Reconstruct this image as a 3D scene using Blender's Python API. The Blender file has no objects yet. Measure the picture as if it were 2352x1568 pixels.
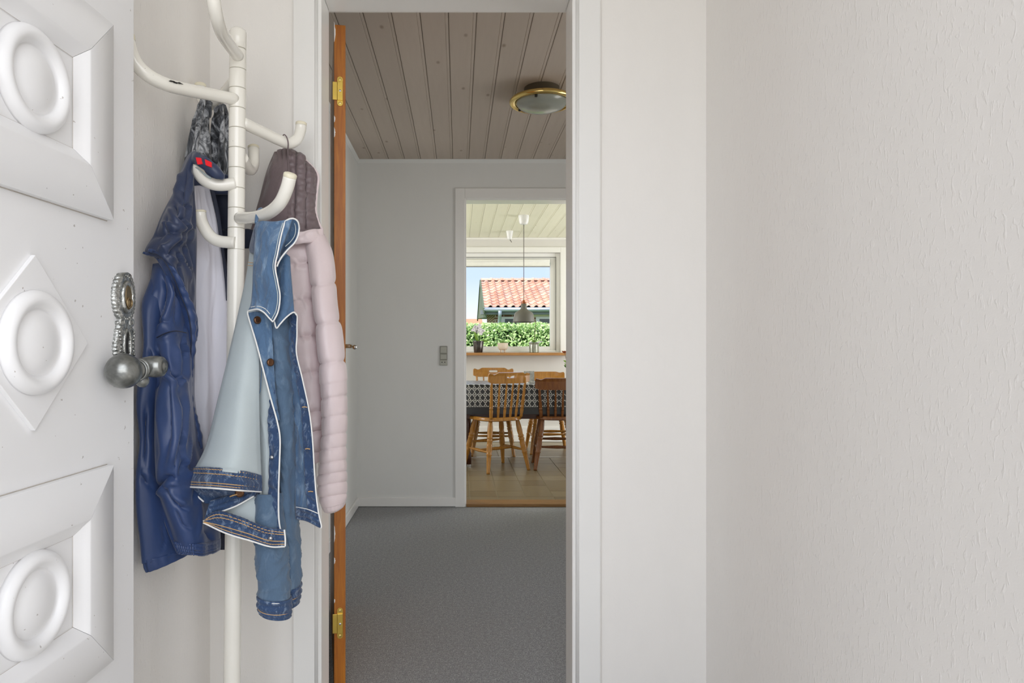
import bpy, bmesh, math, random
import numpy as np
from mathutils import Vector, noise
random.seed(7)
sc = bpy.context.scene
COL = sc.collection
PI = math.pi

# ------------------------------------------------------------------ camera
F = 1568.0            # focal length in pixels of the 2352 x 1568 frame (24 mm on full frame)
CX, CY = 1053.0, 797.0
CAM_H = 1.058
cd = bpy.data.cameras.new('camera'); cd.sensor_width = 36.0; cd.lens = 36.0 * F / 2352.0
cd.shift_x = (1176.0 - CX) / 2352.0; cd.shift_y = (CY - 784.0) / 2352.0
cd.clip_start = 0.02; cd.clip_end = 300
cam = bpy.data.objects.new('camera', cd); COL.objects.link(cam)
cam.location = (0, 0, CAM_H); cam.rotation_euler = (PI / 2, 0, 0)
sc.camera = cam

# ------------------------------------------------------------------ sky, sun, added fill lamps at the sides, exposure
sc.view_settings.view_transform = 'Standard'; sc.view_settings.look = 'None'
sc.view_settings.gamma = 1.0; sc.view_settings.use_curve_mapping = False
sc.view_settings.exposure = 0.0
sc.cycles.max_bounces = 12; sc.cycles.diffuse_bounces = 8; sc.cycles.glossy_bounces = 6
sc.cycles.transparent_max_bounces = 16
w = bpy.data.worlds.new('sky'); sc.world = w; w.use_nodes = True
nt = w.node_tree; nt.nodes.clear()
out = nt.nodes.new('ShaderNodeOutputWorld'); bg = nt.nodes.new('ShaderNodeBackground')
tc = nt.nodes.new('ShaderNodeTexCoord'); sep = nt.nodes.new('ShaderNodeSeparateXYZ')
rmp = nt.nodes.new('ShaderNodeValToRGB'); nzn = nt.nodes.new('ShaderNodeTexNoise'); cl = nt.nodes.new('ShaderNodeValToRGB')
mx = nt.nodes.new('ShaderNodeMix'); mx.data_type = 'RGBA'
nt.links.new(tc.outputs['Generated'], sep.inputs[0]); nt.links.new(sep.outputs['Z'], rmp.inputs[0])
e = rmp.color_ramp.elements
e[0].position = 0.0; e[0].color = (0.98, 0.98, 1.0, 1); e[1].position = 0.55; e[1].color = (0.36, 0.58, 1.0, 1)
q = e.new(0.10); q.color = (0.56, 0.70, 1.0, 1)
nzn.inputs['Scale'].default_value = 2.2; nzn.inputs['Detail'].default_value = 5
nt.links.new(tc.outputs['Generated'], nzn.inputs['Vector'])
nt.links.new(nzn.outputs['Fac'], cl.inputs[0])
cl.color_ramp.elements[0].position = 0.42; cl.color_ramp.elements[0].color = (0, 0, 0, 1)
cl.color_ramp.elements[1].position = 0.66; cl.color_ramp.elements[1].color = (1, 1, 1, 1)
nt.links.new(cl.outputs[0], mx.inputs['Factor']); nt.links.new(rmp.outputs[0], mx.inputs[6])
mx.inputs[7].default_value = (1.0, 1.0, 1.0, 1)
nt.links.new(mx.outputs[2], bg.inputs[0]); bg.inputs[1].default_value = 1.25
nt.links.new(bg.outputs[0], out.inputs[0])

def light(name, kind, loc, rot, energy, color=(1, 1, 1), size=None):
    d = bpy.data.lights.new(name, kind); d.energy = energy; d.color = color
    if size and kind == 'AREA': d.shape = 'RECTANGLE'; d.size, d.size_y = size
    o = bpy.data.objects.new(name, d); COL.objects.link(o); o.location = loc; o.rotation_euler = rot
    return o
sun = light('sun', 'SUN', (0, 0, 20), (0, 0, 0), 5.0, (1.0, 0.95, 0.88))
sun.rotation_euler = Vector((0.52, 0.42, -0.78)).to_track_quat('-Z', 'Y').to_euler(); sun.data.angle = 0.03
# fill lamps added at invented side openings; the last boosts the open street door's daylight
light('kitchen_left_fill', 'AREA', (-2.55, 6.2, 1.55), (0, -PI / 2, 0), 52, (1.0, 0.99, 0.97), (1.25, 2.2))
light('kitchen_right_fill', 'AREA', (2.85, 6.3, 1.2), (0, PI / 2, 0), 40, (1.0, 0.99, 0.97), (2.0, 1.5))
light('hall_right_fill', 'AREA', (2.38, 2.75, 1.05), (0, PI / 2, 0), 13, (1.0, 0.98, 0.94), (1.95, 0.95))
light('street_door_daylight', 'AREA', (-0.1, -1.3, 1.9), (PI / 2 - 0.25, 0, 0), 64, (1.0, 0.98, 0.955), (3.2, 2.6))

# ------------------------------------------------------------------ helpers
def P(px, py, d):
    return Vector(((px - CX) / F * d, d, CAM_H - (py - CY) / F * d))
def pix(p):
    return CX + p[0] / p[1] * F, CY + (CAM_H - p[2]) / p[1] * F
ORG = {}
class MB:
    """collects verts and faces of ONE mesh"""
    def __init__(s): s.v = []; s.f = []
    def add(s, vs, fs):
        b = len(s.v); s.v += [tuple(p) for p in vs]; s.f += [tuple(i + b for i in f) for f in fs]; return s
    def box(s, x0, x1, y0, y1, z0, z1):
        v = [(x, y, z) for z in (z0, z1) for y in (y0, y1) for x in (x0, x1)]
        return s.add(v, [(0, 2, 3, 1), (4, 5, 7, 6), (0, 1, 5, 4), (2, 6, 7, 3), (0, 4, 6, 2), (1, 3, 7, 5)])
    def lathe(s, prof, c=(0, 0, 0), axis=(0, 0, 1), n=24, sx=1.0, up=None):
        ax = Vector(axis).normalized()
        t = Vector(up) if up else (Vector((1, 0, 0)) if abs(ax.x) < .8 else Vector((0, 1, 0)))
        a = (t - ax * t.dot(ax)).normalized(); b = ax.cross(a); c = Vector(c)
        vs = []; fs = []; m = len(prof)
        for r, h in prof:
            for k in range(n):
                th = 2 * PI * k / n
                vs.append(c + ax * h + a * (r * math.cos(th) * sx) + b * (r * math.sin(th)))
        for i in range(m - 1):
            for k in range(n):
                k2 = (k + 1) % n
                fs.append((i * n + k, i * n + k2, (i + 1) * n + k2, (i + 1) * n + k))
        if prof[0][0] > 1e-6: fs.append(tuple(range(n - 1, -1, -1)))
        if prof[-1][0] > 1e-6: fs.append(tuple((m - 1) * n + k for k in range(n)))
        return s.add(vs, fs)
    def tube(s, pts, r, n=12, closed=False, cap=True):
        pts = [Vector(p) for p in pts]; m = len(pts)
        rr = r if hasattr(r, '__len__') else [r] * m
        vs = []; fs = []; pa = None
        for i, p in enumerate(pts):
            if closed: t = pts[(i + 1) % m] - pts[i - 1]
            else: t = pts[min(i + 1, m - 1)] - pts[max(i - 1, 0)]
            t.normalize()
            if pa is None:
                pa = Vector((0, 0, 1)) if abs(t.z) < .9 else Vector((1, 0, 0))
            pa = (pa - t * pa.dot(t)).normalized(); b = t.cross(pa)
            for k in range(n):
                th = 2 * PI * k / n
                vs.append(p + pa * (rr[i] * math.cos(th)) + b * (rr[i] * math.sin(th)))
        for i in range(m if closed else m - 1):
            j = (i + 1) % m
            for k in range(n):
                k2 = (k + 1) % n
                fs.append((i * n + k, i * n + k2, j * n + k2, j * n + k))
        if cap and not closed:
            fs.append(tuple(range(n - 1, -1, -1))); fs.append(tuple((m - 1) * n + k for k in range(n)))
        return s.add(vs, fs)
    def prism(s, outline, a, b, depth):
        """outline: list of (p, q); a(p, q) -> Vector; extruded by the vector depth"""
        n = len(outline); d = Vector(depth)
        v0 = [a(*q) for q in outline]; v1 = [x + d for x in v0]
        return s.add(v0 + v1, [tuple(range(n - 1, -1, -1)), tuple(range(n, 2 * n))] + [(i, (i + 1) % n, n + (i + 1) % n, n + i) for i in range(n)])
    def sphere(s, c, r, n=16, m=10, sq=(1, 1, 1)):
        c = Vector(c); vs = []; fs = []
        for i in range(m + 1):
            ph = PI * i / m
            for k in range(n):
                th = 2 * PI * k / n
                vs.append(c + Vector((r * sq[0] * math.sin(ph) * math.cos(th), r * sq[1] * math.sin(ph) * math.sin(th), r * sq[2] * math.cos(ph))))
        for i in range(m):
            for k in range(n):
                k2 = (k + 1) % n; fs.append((i * n + k, (i + 1) * n + k, (i + 1) * n + k2, i * n + k2))
        return s.add(vs, fs)
    def torus(s, c, R, r, ax=(0, 0, 1), n=40, m=12, sx=1.0):
        ax = Vector(ax).normalized(); t = Vector((0, 0, 1)) if abs(ax.z) < .8 else Vector((1, 0, 0))
        b = (t - ax * t.dot(ax)).normalized(); a = b.cross(ax); c = Vector(c); vs = []; fs = []
        for i in range(n):
            th = 2 * PI * i / n; rad = a * (math.cos(th) * sx) + b * math.sin(th)
            for k in range(m):
                ph = 2 * PI * k / m; vs.append(c + rad * (R + r * math.cos(ph)) + ax * (r * math.sin(ph)))
        for i in range(n):
            for k in range(m):
                i2 = (i + 1) % n; k2 = (k + 1) % m; fs.append((i * m + k, i2 * m + k, i2 * m + k2, i * m + k2))
        return s.add(vs, fs)

def setp(o, label=None, cat=None, group=None, kind=None):
    if label: o['label'] = label
    if cat: o['category'] = cat
    if group: o['group'] = group
    if kind: o['kind'] = kind
    return o
def thing(name, label, cat, loc=(0, 0, 0), group=None, kind=None, build_at=None):
    o = bpy.data.objects.new(name, None); COL.objects.link(o); o.location = loc; o.empty_display_size = .1
    ORG[o.name] = Vector(loc if build_at is None else build_at)
    return setp(o, label, cat, group, kind)
def obj(name, mb, mat, parent=None, smooth=False, bevel=0, solid=0, kind=None, label=None, auto=None, origin=None, subs=0):
    me = bpy.data.meshes.new(name)
    o0 = ORG[parent.name] if parent else Vector(origin or (0, 0, 0))
    if parent is None and origin is None:
        a = np.array(mb.v); lo, hi = a.min(0), a.max(0); o0 = Vector(((lo[0] + hi[0]) / 2, (lo[1] + hi[1]) / 2, lo[2]))
    me.from_pydata([(p[0] - o0.x, p[1] - o0.y, p[2] - o0.z) for p in mb.v], [], mb.f)
    bm = bmesh.new(); bm.from_mesh(me); bmesh.ops.recalc_face_normals(bm, faces=bm.faces); bm.to_mesh(me); bm.free()
    me.materials.append(mat)
    if smooth: me.polygons.foreach_set('use_smooth', [True] * len(me.polygons))
    if auto:
        me.polygons.foreach_set('use_smooth', [True] * len(me.polygons)); me.set_sharp_from_angle(angle=auto)
    o = bpy.data.objects.new(name, me); COL.objects.link(o)
    if parent: o.parent = parent; ORG[o.name] = o0
    else: o.location = o0; ORG[o.name] = o0
    if bevel:
        b = o.modifiers.new('bevel', 'BEVEL'); b.width = bevel; b.segments = 2; b.limit_method = 'ANGLE'
    if solid:
        b = o.modifiers.new('solid', 'SOLIDIFY'); b.thickness = solid; b.offset = 0
    if subs:
        b = o.modifiers.new('sub', 'SUBSURF'); b.levels = subs; b.render_levels = subs
    return setp(o, label, kind=kind)
def dup(root, loc, rotz, label, group=None):
    r = root.copy(); COL.objects.link(r); r.location = loc; r.rotation_euler = (0, 0, rotz); r['label'] = label
    if group: r['group'] = group
    for ch in list(root.children):
        c = ch.copy(); COL.objects.link(c); c.parent = r
        for g in ch.children:
            d = g.copy(); COL.objects.link(d); d.parent = c
    return r

# spline helpers ---------------------------------------------------
def cr(pts, n):
    p = np.asarray([tuple(q) for q in pts], float); m = len(p)
    if m == 1: return np.repeat(p, n, 0)
    if m == 2: t = np.linspace(0, 1, n)[:, None]; return p[0] * (1 - t) + p[1] * t
    e0 = 2 * p[0] - p[1]; e1 = 2 * p[-1] - p[-2]; q = np.vstack([e0, p, e1]); o = []
    for t in np.linspace(0, m - 1, n):
        i = min(int(t), m - 2); u = t - i; a, b, c, d = q[i], q[i + 1], q[i + 2], q[i + 3]
        o.append(.5 * ((2 * b) + (-a + c) * u + (2 * a - 5 * b + 4 * c - d) * u * u + (-a + 3 * b - 3 * c + d) * u ** 3))
    return np.array(o)
def path(pts, n=40):
    return [Vector(p) for p in cr([P(*q) for q in pts], n)]
def nz(p, s, seed=0.0):
    return noise.noise(Vector((p[0] * s[0] + seed, p[1] * s[1] + seed * 1.7, p[2] * s[2] - seed)))
def ridge(p, s, seed=0.0, k=3):
    a = 1 - min(1, abs(nz(p, s, seed)) * 1.8); return a ** k
def net(rows, nu, nv):
    r = [cr([P(*q) for q in row], nu) for row in rows]
    return np.array([cr([r[i][k] for i in range(len(r))], nv) for k in range(nu)]).transpose(1, 0, 2)   # [nv][nu][3]
def sheet(name, rows, nu, nv, mat, parent, disp=None, solid=.003, off=0.0, label=None, grid=None, fade=(.12, .04)):
    g = net(rows, nu, nv) if grid is None else grid
    nv, nu = g.shape[:2]
    du = np.gradient(g, axis=1); dv = np.gradient(g, axis=0); nn = np.cross(du, dv)
    nn /= np.linalg.norm(nn, axis=2, keepdims=True) + 1e-9
    nn[nn[:, :, 1] > 0] *= -1                       # towards the open door
    g2 = g.copy()
    for j in range(nv):
        for i in range(nu):
            d = off
            if disp:
                u, v = i / (nu - 1), j / (nv - 1); k = min(1, min(u, 1 - u) / fade[0] if fade[0] else 1, min(v, 1 - v) / fade[1] if fade[1] else 1)
                d += disp(g[j, i], u, v) * (k * k * (3 - 2 * k))
            if d: g2[j, i] = g[j, i] + nn[j, i] * d
    mb = MB(); mb.add([tuple(x) for x in g2.reshape(-1, 3)], [(j * nu + i, j * nu + i + 1, (j + 1) * nu + i + 1, (j + 1) * nu + i) for j in range(nv - 1) for i in range(nu - 1)])
    o = obj(name, mb, mat, parent, smooth=True, solid=solid, label=label)
    return o, g2
def sleeve(name, st, n, nv, mat, parent, disp=None, solid=.003, label=None):
    """st: (lx, ly, ld, rx, ry, rd, half depth) cross-sections"""
    L = cr([P(*s[0:3]) for s in st], nv); R = cr([P(*s[3:6]) for s in st], nv); B = cr([(s[6], 0, 0) for s in st], nv)[:, 0]
    mb = MB(); vs = []
    for j in range(nv):
        c = (L[j] + R[j]) / 2; a = (R[j] - L[j]) / 2
        for k in range(n):
            th = 2 * PI * k / n; ca, sa = math.cos(th), math.sin(th)
            p = c + a * ca + np.array((0, B[j] * sa, 0))
            if disp:
                rad = a * ca / (np.linalg.norm(a) + 1e-6) + np.array((0, sa, 0)); p = p + rad * disp(p, k / n, j / (nv - 1))
            vs.append(tuple(p))
    mb.add(vs, [(j * n + k, j * n + (k + 1) % n, (j + 1) * n + (k + 1) % n, (j + 1) * n + k) for j in range(nv - 1) for k in range(n)])
    return obj(name, mb, mat, parent, smooth=True, solid=solid, label=label)

# ------------------------------------------------------------------ materials
class NT:
    def __init__(s, name):
        s.m = bpy.data.materials.new(name); s.m.use_nodes = True; s.t = s.m.node_tree
        s.b = s.t.nodes['Principled BSDF']; s.out = s.t.nodes['Material Output']; s._c = None
    def n(s, kind, **k):
        x = s.t.nodes.new(kind)
        for a, v in k.items(): setattr(x, a, v)
        return x
    def l(s, a, b): s.t.links.new(a, b)
    def co(s, scale=(1, 1, 1), rot=(0, 0, 0), which='Object'):
        if s._c is None: s._c = s.n('ShaderNodeTexCoord')
        m = s.n('ShaderNodeMapping'); m.inputs['Scale'].default_value = scale; m.inputs['Rotation'].default_value = rot
        s.l(s._c.outputs[which], m.inputs[0]); return m.outputs[0]
    def noise(s, vec, scale, detail=3, rough=.55, dist=0):
        x = s.n('ShaderNodeTexNoise'); x.inputs['Scale'].default_value = scale; x.inputs['Detail'].default_value = detail
        x.inputs['Roughness'].default_value = rough; x.inputs['Distortion'].default_value = dist
        s.l(vec, x.inputs['Vector']); return x.outputs['Fac']
    def ramp(s, fac, stops):
        x = s.n('ShaderNodeValToRGB'); e = x.color_ramp.elements
        for i, (p, c) in enumerate(stops):
            q = e[i] if i < 2 else e.new(p)
            q.position = p; q.color = (*c, 1) if hasattr(c, '__len__') else (c, c, c, 1)
        s.l(fac, x.inputs[0]); return x.outputs[0]
    def mix(s, fac, a, b, blend='MIX'):
        x = s.n('ShaderNodeMix', data_type='RGBA', blend_type=blend)
        for v, i in ((fac, 0), (a, 6), (b, 7)):
            if hasattr(v, 'node'): s.l(v, x.inputs[i])
            else: x.inputs[i].default_value = v if i == 0 else (*v, 1)
        return x.outputs[2]
    def math(s, op, a, b=None, c=None):
        x = s.n('ShaderNodeMath', operation=op)
        for i, v in enumerate((a, b, c)):
            if v is None: continue
            if hasattr(v, 'node'): s.l(v, x.inputs[i])
            else: x.inputs[i].default_value = v
        return x.outputs[0]
    def bump(s, h, strength=.3, dist=.002):
        x = s.n('ShaderNodeBump'); x.inputs['Strength'].default_value = strength; x.inputs['Distance'].default_value = dist
        if s.b.inputs['Normal'].links: s.l(s.b.inputs['Normal'].links[0].from_socket, x.inputs['Normal'])
        s.l(h, x.inputs['Height']); s.l(x.outputs[0], s.b.inputs['Normal']); return s
    def col(s, c):
        if hasattr(c, 'node'): s.l(c, s.b.inputs['Base Color'])
        else: s.b.inputs['Base Color'].default_value = (*c, 1)
        return s
    def set(s, rough=.5, metal=0, spec=.5, **k):
        s.b.inputs['Roughness'].default_value = rough; s.b.inputs['Metallic'].default_value = metal
        s.b.inputs['Specular IOR Level'].default_value = spec
        for a, v in k.items(): s.b.inputs[a.replace('_', ' ')].default_value = v
        return s
M = {}
def simple(key, c, rough=.5, metal=0, var=.06, scale=18, bs=0, bscale=200, bd=.001, spec=.5):
    t = NT(key).set(rough, metal, spec); v = t.co()
    f = t.noise(v, scale, 4)
    t.col(t.mix(f, tuple(x * (1 - var) for x in c), tuple(min(1, x * (1 + var)) for x in c)))
    if bs: t.bump(t.noise(v, bscale, 3), bs, bd)
    M[key] = t.m; return t.m

def wall_paint(key, c, amt=.5, dist=.004, sc=1.0):
    t = NT(key).set(.55, 0, .35); v = t.co((1, 1, .42))
    a = t.noise(v, 135 * sc, 2.5, .5, .5); b = t.noise(v, 9, 3); d = t.noise(t.co(), 380, 2)
    h = t.ramp(a, [(.56, 0.0), (.80, 1.0)])
    t.col(t.mix(b, tuple(x * .975 for x in c), tuple(min(1, x * 1.02) for x in c)))
    t.bump(d, .08, .001).bump(h, amt, dist); M[key] = t.m
wall_paint('entry_wall', (.84, .818, .788), .36, .0026)
wall_paint('entry_back_wall', (.84, .82, .785), .14, .0015, 1.4)
wall_paint('hall_wall', (.74, .745, .725), .12, .002, 1.5)
wall_paint('kitchen_wall', (.68, .665, .63), .12, .002)
simple('white_gloss', (.83, .825, .80), .28, 0, .015, 6, .06, 40)
simple('white_matt', (.82, .81, .78), .5, 0, .02, 6)
# painted front door: faint brush strokes, specks of dirt
t = NT('door_paint').set(.32, 0, .5); v = t.co((60, 60, 4)); g = t.noise(v, 3, 3)
sp = t.ramp(t.noise(t.co(), 95, 2, .5), [(.745, 0.0), (.765, 1.0)])
bs_ = t.mix(t.noise(t.co(), 5, 4), (.84, .84, .85), (.88, .88, .885))
t.col(t.mix(t.math('MULTIPLY', sp, .55), bs_, (.25, .20, .16))); t.bump(g, .08, .0006).bump(t.noise(t.co(), 30, 3), .1, .001); M['door_paint'] = t.m
# oak edge
def wood(key, c0, c1, rough=.35, grain=(40, 40, 3), k=1.0, bump=.08):
    t = NT(key).set(rough, 0, .5); v = t.co(grain)
    a = t.noise(v, 2.2 * k, 5, .6, .8); b = t.noise(t.co((grain[0] * 5, grain[1] * 5, grain[2] * 2)), 3, 2)
    c = t.mix(t.ramp(a, [(.32, 0.0), (.68, 1.0)]), c0, c1)
    t.col(t.mix(t.math('MULTIPLY', b, .25), c, tuple(x * .6 for x in c0))); t.bump(b, bump, .0006); M[key] = t.m; return t
wood('oak_edge', (.33, .092, .003), (.50, .175, .009), .45)
wood('oak_face', (.40, .19, .05), (.52, .27, .08), .4)
wood('chair_pine', (.34, .145, .022), (.48, .225, .042), .17, (25, 25, 5))
wood('chair_brown', (.15, .05, .012), (.25, .09, .022), .25, (25, 25, 5))
wood('table_wood', (.05, .016, .008), (.10, .032, .014), .3, (4, 25, 25))
wood('sill_wood', (.36, .17, .05), (.48, .24, .08), .35, (3, 30, 30))
wood('threshold_wood', (.22, .11, .03), (.32, .17, .055), .4, (3, 30, 30))
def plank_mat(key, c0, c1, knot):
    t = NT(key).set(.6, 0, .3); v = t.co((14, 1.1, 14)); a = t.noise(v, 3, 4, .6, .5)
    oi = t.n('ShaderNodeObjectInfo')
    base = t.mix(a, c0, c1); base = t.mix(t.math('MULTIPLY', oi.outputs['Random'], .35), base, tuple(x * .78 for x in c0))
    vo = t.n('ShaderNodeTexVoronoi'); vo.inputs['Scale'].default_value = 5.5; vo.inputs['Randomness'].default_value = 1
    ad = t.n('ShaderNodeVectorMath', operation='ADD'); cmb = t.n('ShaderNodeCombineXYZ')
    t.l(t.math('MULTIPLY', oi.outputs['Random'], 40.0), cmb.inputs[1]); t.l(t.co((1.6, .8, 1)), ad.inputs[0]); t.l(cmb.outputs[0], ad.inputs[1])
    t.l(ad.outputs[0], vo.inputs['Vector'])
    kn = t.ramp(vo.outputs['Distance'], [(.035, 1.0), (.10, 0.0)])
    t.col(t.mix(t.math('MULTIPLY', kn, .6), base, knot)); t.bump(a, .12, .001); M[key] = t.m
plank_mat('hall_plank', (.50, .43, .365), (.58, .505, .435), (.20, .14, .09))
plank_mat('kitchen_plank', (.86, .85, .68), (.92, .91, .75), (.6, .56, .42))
simple('plank_gap', (.30, .255, .21), .8)
# carpet
t = NT('carpet').set(.95, 0, .1); v = t.co()
a = t.noise(v, 230, 3, .75); b = t.noise(v, 70, 4, .75); c = t.noise(v, 1.6, 3)
x = t.mix(t.ramp(a, [(.34, 0.0), (.68, 1.0)]), (.12, .124, .127), (.72, .73, .735)); x = t.mix(t.ramp(b, [(.35, 0.0), (.7, 1.0)]), x, (.27, .275, .28))
t.col(t.mix(t.math('MULTIPLY', c, .2), x, (.22, .22, .23))); t.bump(a, .8, .004).bump(b, .5, .004); M['carpet'] = t.m
# vinyl tiles
t = NT('floor_tile').set(.35, 0, .5); oi = t.n('ShaderNodeObjectInfo'); v = t.co((3, 9, 3))
a = t.noise(v, 4, 5, .65, .4)
base = t.ramp(oi.outputs['Random'], [(0.0, (.15, .112, .058)), (.5, (.185, .142, .078)), (1.0, (.225, .178, .10))])
t.col(t.mix(t.ramp(a, [(.35, 0.0), (.75, .7)]), base, (.15, .12, .08))); t.bump(a, .05, .001); M['floor_tile'] = t.m
simple('tile_joint', (.30, .26, .19), .7)
simple('entry_floor', (.34, .33, .31), .6)
# metals
simple('brass_plate', (.62, .44, .10), .34, 1.0, .12, 60, .1, 300, .0003)
simple('brass_bright', (.80, .60, .22), .16, 1.0, .05, 30)
simple('steel', (.62, .62, .62), .22, 1.0, .05, 30)
simple('dark', (.012, .011, .010), .6, 0, .1)
t = NT('pewter').set(.24, .92, .5); v = t.co(); a = t.noise(v, 90, 3, .6, 1.0); b = t.noise(v, 330, 2)
t.col(t.ramp(a, [(.3, (.20, .205, .195)), (.7, (.58, .59, .57))])); t.bump(a, .55, .003).bump(b, .2, .0008); M['pewter'] = t.m
t = NT('pewter_smooth').set(.30, .85, .5); v = t.co(); a = t.noise(v, 40, 3, .6, .5)
t.col(t.ramp(a, [(.3, (.15, .155, .148)), (.7, (.34, .35, .335))])); t.bump(a, .10, .002); M['pewter_smooth'] = t.m
simple('lock_brass', (.34, .25, .14), .35, 1.0, .15, 120)
# coat stand lacquer
t = NT('cream_lacquer').set(.18, 0, .5, Coat_Weight=.4, Coat_Roughness=.08); a = t.noise(t.co((1, 1, 1)), 26, 3)
ch = t.ramp(t.noise(t.co((16, 16, 60)), 5, 2), [(.80, 0.0), (.82, 1.0)])
t.col(t.mix(ch, t.mix(a, (.87, .845, .765), (.90, .88, .81)), (.10, .09, .06))); M['cream_lacquer'] = t.m
simple('cap_plastic', (.82, .77, .60), .4, 0, .04)
simple('groove', (.42, .40, .33), .6)
# fabrics
def fabric(key, c0, c1, rough, sheen, weave=900, wb=.15, crease=(0, 0), spec=.4, scale=14):
    t = NT(key).set(rough, 0, spec, Sheen_Weight=sheen, Sheen_Roughness=.4); v = t.co()
    t.col(t.mix(t.noise(v, scale, 4, .6), c0, c1)); t.bump(t.noise(v, weave, 2), wb, .0006)
    if crease[0]: t.bump(t.noise(t.co((1, 1, .38)), crease[1], 3, .55, .8), crease[0], .005)
    M[key] = t.m; return t
fabric('navy_nylon', (.023, .048, .138), (.034, .066, .180), .40, .2, 1200, .08, (.16, 26), .5)
fabric('navy_hood', (.022, .034, .080), (.030, .046, .105), .40, .2, 1200, .08, (.2, 30), .5)
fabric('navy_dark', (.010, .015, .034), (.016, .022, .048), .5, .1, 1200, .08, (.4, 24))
fabric('white_jersey', (.70, .70, .78), (.76, .76, .83), .85, .3, 900, .12, (.12, 18))
fabric('pink_quilt', (.76, .64, .65), (.82, .70, .71), .38, .3, 1200, .06, (.25, 34), .5)
fabric('mauve_lining', (.150, .112, .120), (.20, .155, .160), .42, .2, 1200, .06, (.55, 30), .45)
fabric('denim_inside', (.46, .525, .545), (.52, .585, .60), .9, .2, 620, .35, (.1, 12))
fabric('red_patch', (.80, .004, .015), (.85, .008, .02), .6, .1)
fabric('piping', (.80, .80, .78), (.86, .86, .84), .7, .2)
fabric('thread', (.56, .33, .13), (.66, .42, .19), .7, .1)
t = NT('scarf').set(.8, 0, .2, Sheen_Weight=.3); v = t.co((1, 1, .6)); a = t.noise(v, 26, 4, .65, 1.6)
t.col(t.ramp(a, [(.38, (.022, .024, .028)), (.49, (.11, .118, .132)), (.62, (.60, .62, .65))])); t.bump(t.noise(t.co(), 700, 2), .2, .0006); M['scarf'] = t.m
def denim(key, d0, d1, l, amt, spot=38):
    t = NT(key).set(.82, 0, .25, Sheen_Weight=.25)
    v = t.co((1, 1, .5)); a = t.noise(v, spot, 4, .65, .8); st = t.noise(t.co((420, 420, 40)), 2, 2); wv = t.noise(t.co((1, 1, 1)), 900, 2)
    x = t.mix(t.noise(v, 9, 3), d0, d1); x = t.mix(t.math('MULTIPLY', t.ramp(a, [(.52, 0.0), (.80, 1.0)]), amt), x, l)
    t.col(t.mix(t.math('MULTIPLY', st, .30), x, tuple(min(1, q * 1.9) for q in d1)))
    t.bump(wv, .25, .0006).bump(a, .5, .007); M[key] = t.m
denim('denim_mid', (.050, .104, .195), (.090, .160, .270), (.36, .48, .60), .85)
denim('denim_dark', (.014, .032, .085), (.036, .072, .155), (.36, .46, .58), .95, 85)
denim('denim_sleeve', (.056, .098, .162), (.090, .145, .220), (.24, .32, .41), .65, 30)
simple('button_bronze', (.16, .085, .05), .3, 1.0)
simple('snap_metal', (.60, .60, .62), .3, 1.0)

# ================================================================== the setting
S = 'structure'
def struct(name, mb, mat, label, cat, **k):
    o = obj(name, mb, mat, kind=S, **k); return setp(o, label, cat)
H2 = 2.301                                  # ceiling of hall and kitchen
XL, XR = -0.686, 0.684                      # entry side walls
YP0, YP1 = 1.885, 2.005                     # partition between entry and hall
DL, DR, DT = -0.376, 0.312, 2.032           # its doorway
# --- entry
struct('floor_entry', MB().box(XL - .1, XR + .1, .10, YP1, -.12, 0), M['entry_floor'], 'grey floor of the small entry below the coat stand', 'floor')
struct('ceiling_entry', MB().box(XL - .1, XR + .1, .10, YP1, 2.42, 2.5), M['white_matt'], 'white ceiling of the small entry', 'ceiling')
struct('wall_left', MB().box(XL - .12, XL, .10, YP0, 0, 2.42), M['entry_wall'], 'rough painted white wall behind the navy windbreaker', 'wall')
struct('wall_right', MB().box(XR, XR + .12, .10, YP0, 0, 2.42), M['entry_wall'], 'large rough painted white wall filling the right side', 'wall')
m = MB().box(XL - .12, DL - .03, YP0, YP1, 0, 2.5).box(DR + .03, XR + .12, YP0, YP1, 0, 2.5).box(DL - .03, DR + .03, YP0, YP1, DT + .03, 2.5)
struct('wall_partition', m, M['entry_back_wall'], 'white wall around the doorway to the hall', 'wall')
m = MB().box(XL - .12, XL + .005, .10, .30, 0, 2.5).box(.47, XR + .12, .10, .30, 0, 2.5).box(XL, .47, .10, .30, 2.22, 2.5)
struct('wall_street', m, M['entry_wall'], 'outer wall around the street door opening', 'wall')
# doorway lining and casing, towards the entry
fr = thing('trim_1', 'white painted casing and lining of the hall doorway', 'door frame', (0, YP0, 0), kind=S)
J0, J1 = 1.872, 1.985
for nm, mbx in (('jamb', MB().box(DL - .024, DL, J0, J1, 0, DT + .024)), ('jamb', MB().box(DR, DR + .024, J0, J1, 0, DT + .024)),
                ('head', MB().box(DL, DR, J0, J1, DT, DT + .024)),
                ('rebate', MB().box(DL - .045, DL - .014, J1, 2.02, 0, DT + .03)), ('rebate', MB().box(DR + .014, DR + .045, J1, 2.02, 0, DT + .03)),
                ('rebate', MB().box(DL - .014, DR + .014, J1, 2.02, DT + .014, DT + .045))):
    obj(nm, mbx, M['white_gloss'], fr, bevel=.004)
for x0, x1 in ((DL - .078, DL - .017), (DR + .017, DR + .078)):
    obj('casing', MB().box(x0, x1, 1.868, YP0, 0, DT + .078), M['white_gloss'], fr, bevel=.004)
obj('casing', MB().box(DL - .017, DR + .017, 1.868, YP0, DT + .017, DT + .078), M['white_gloss'], fr, bevel=.004)
for x0, x1 in ((DL - .019, DL - .010), (DR + .010, DR + .019)):
    obj('bead', MB().tube([((x0 + x1) / 2, 1.873, 0), ((x0 + x1) / 2, 1.873, DT + .015)], .006, 10), M['white_gloss'], fr, smooth=True)
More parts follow.
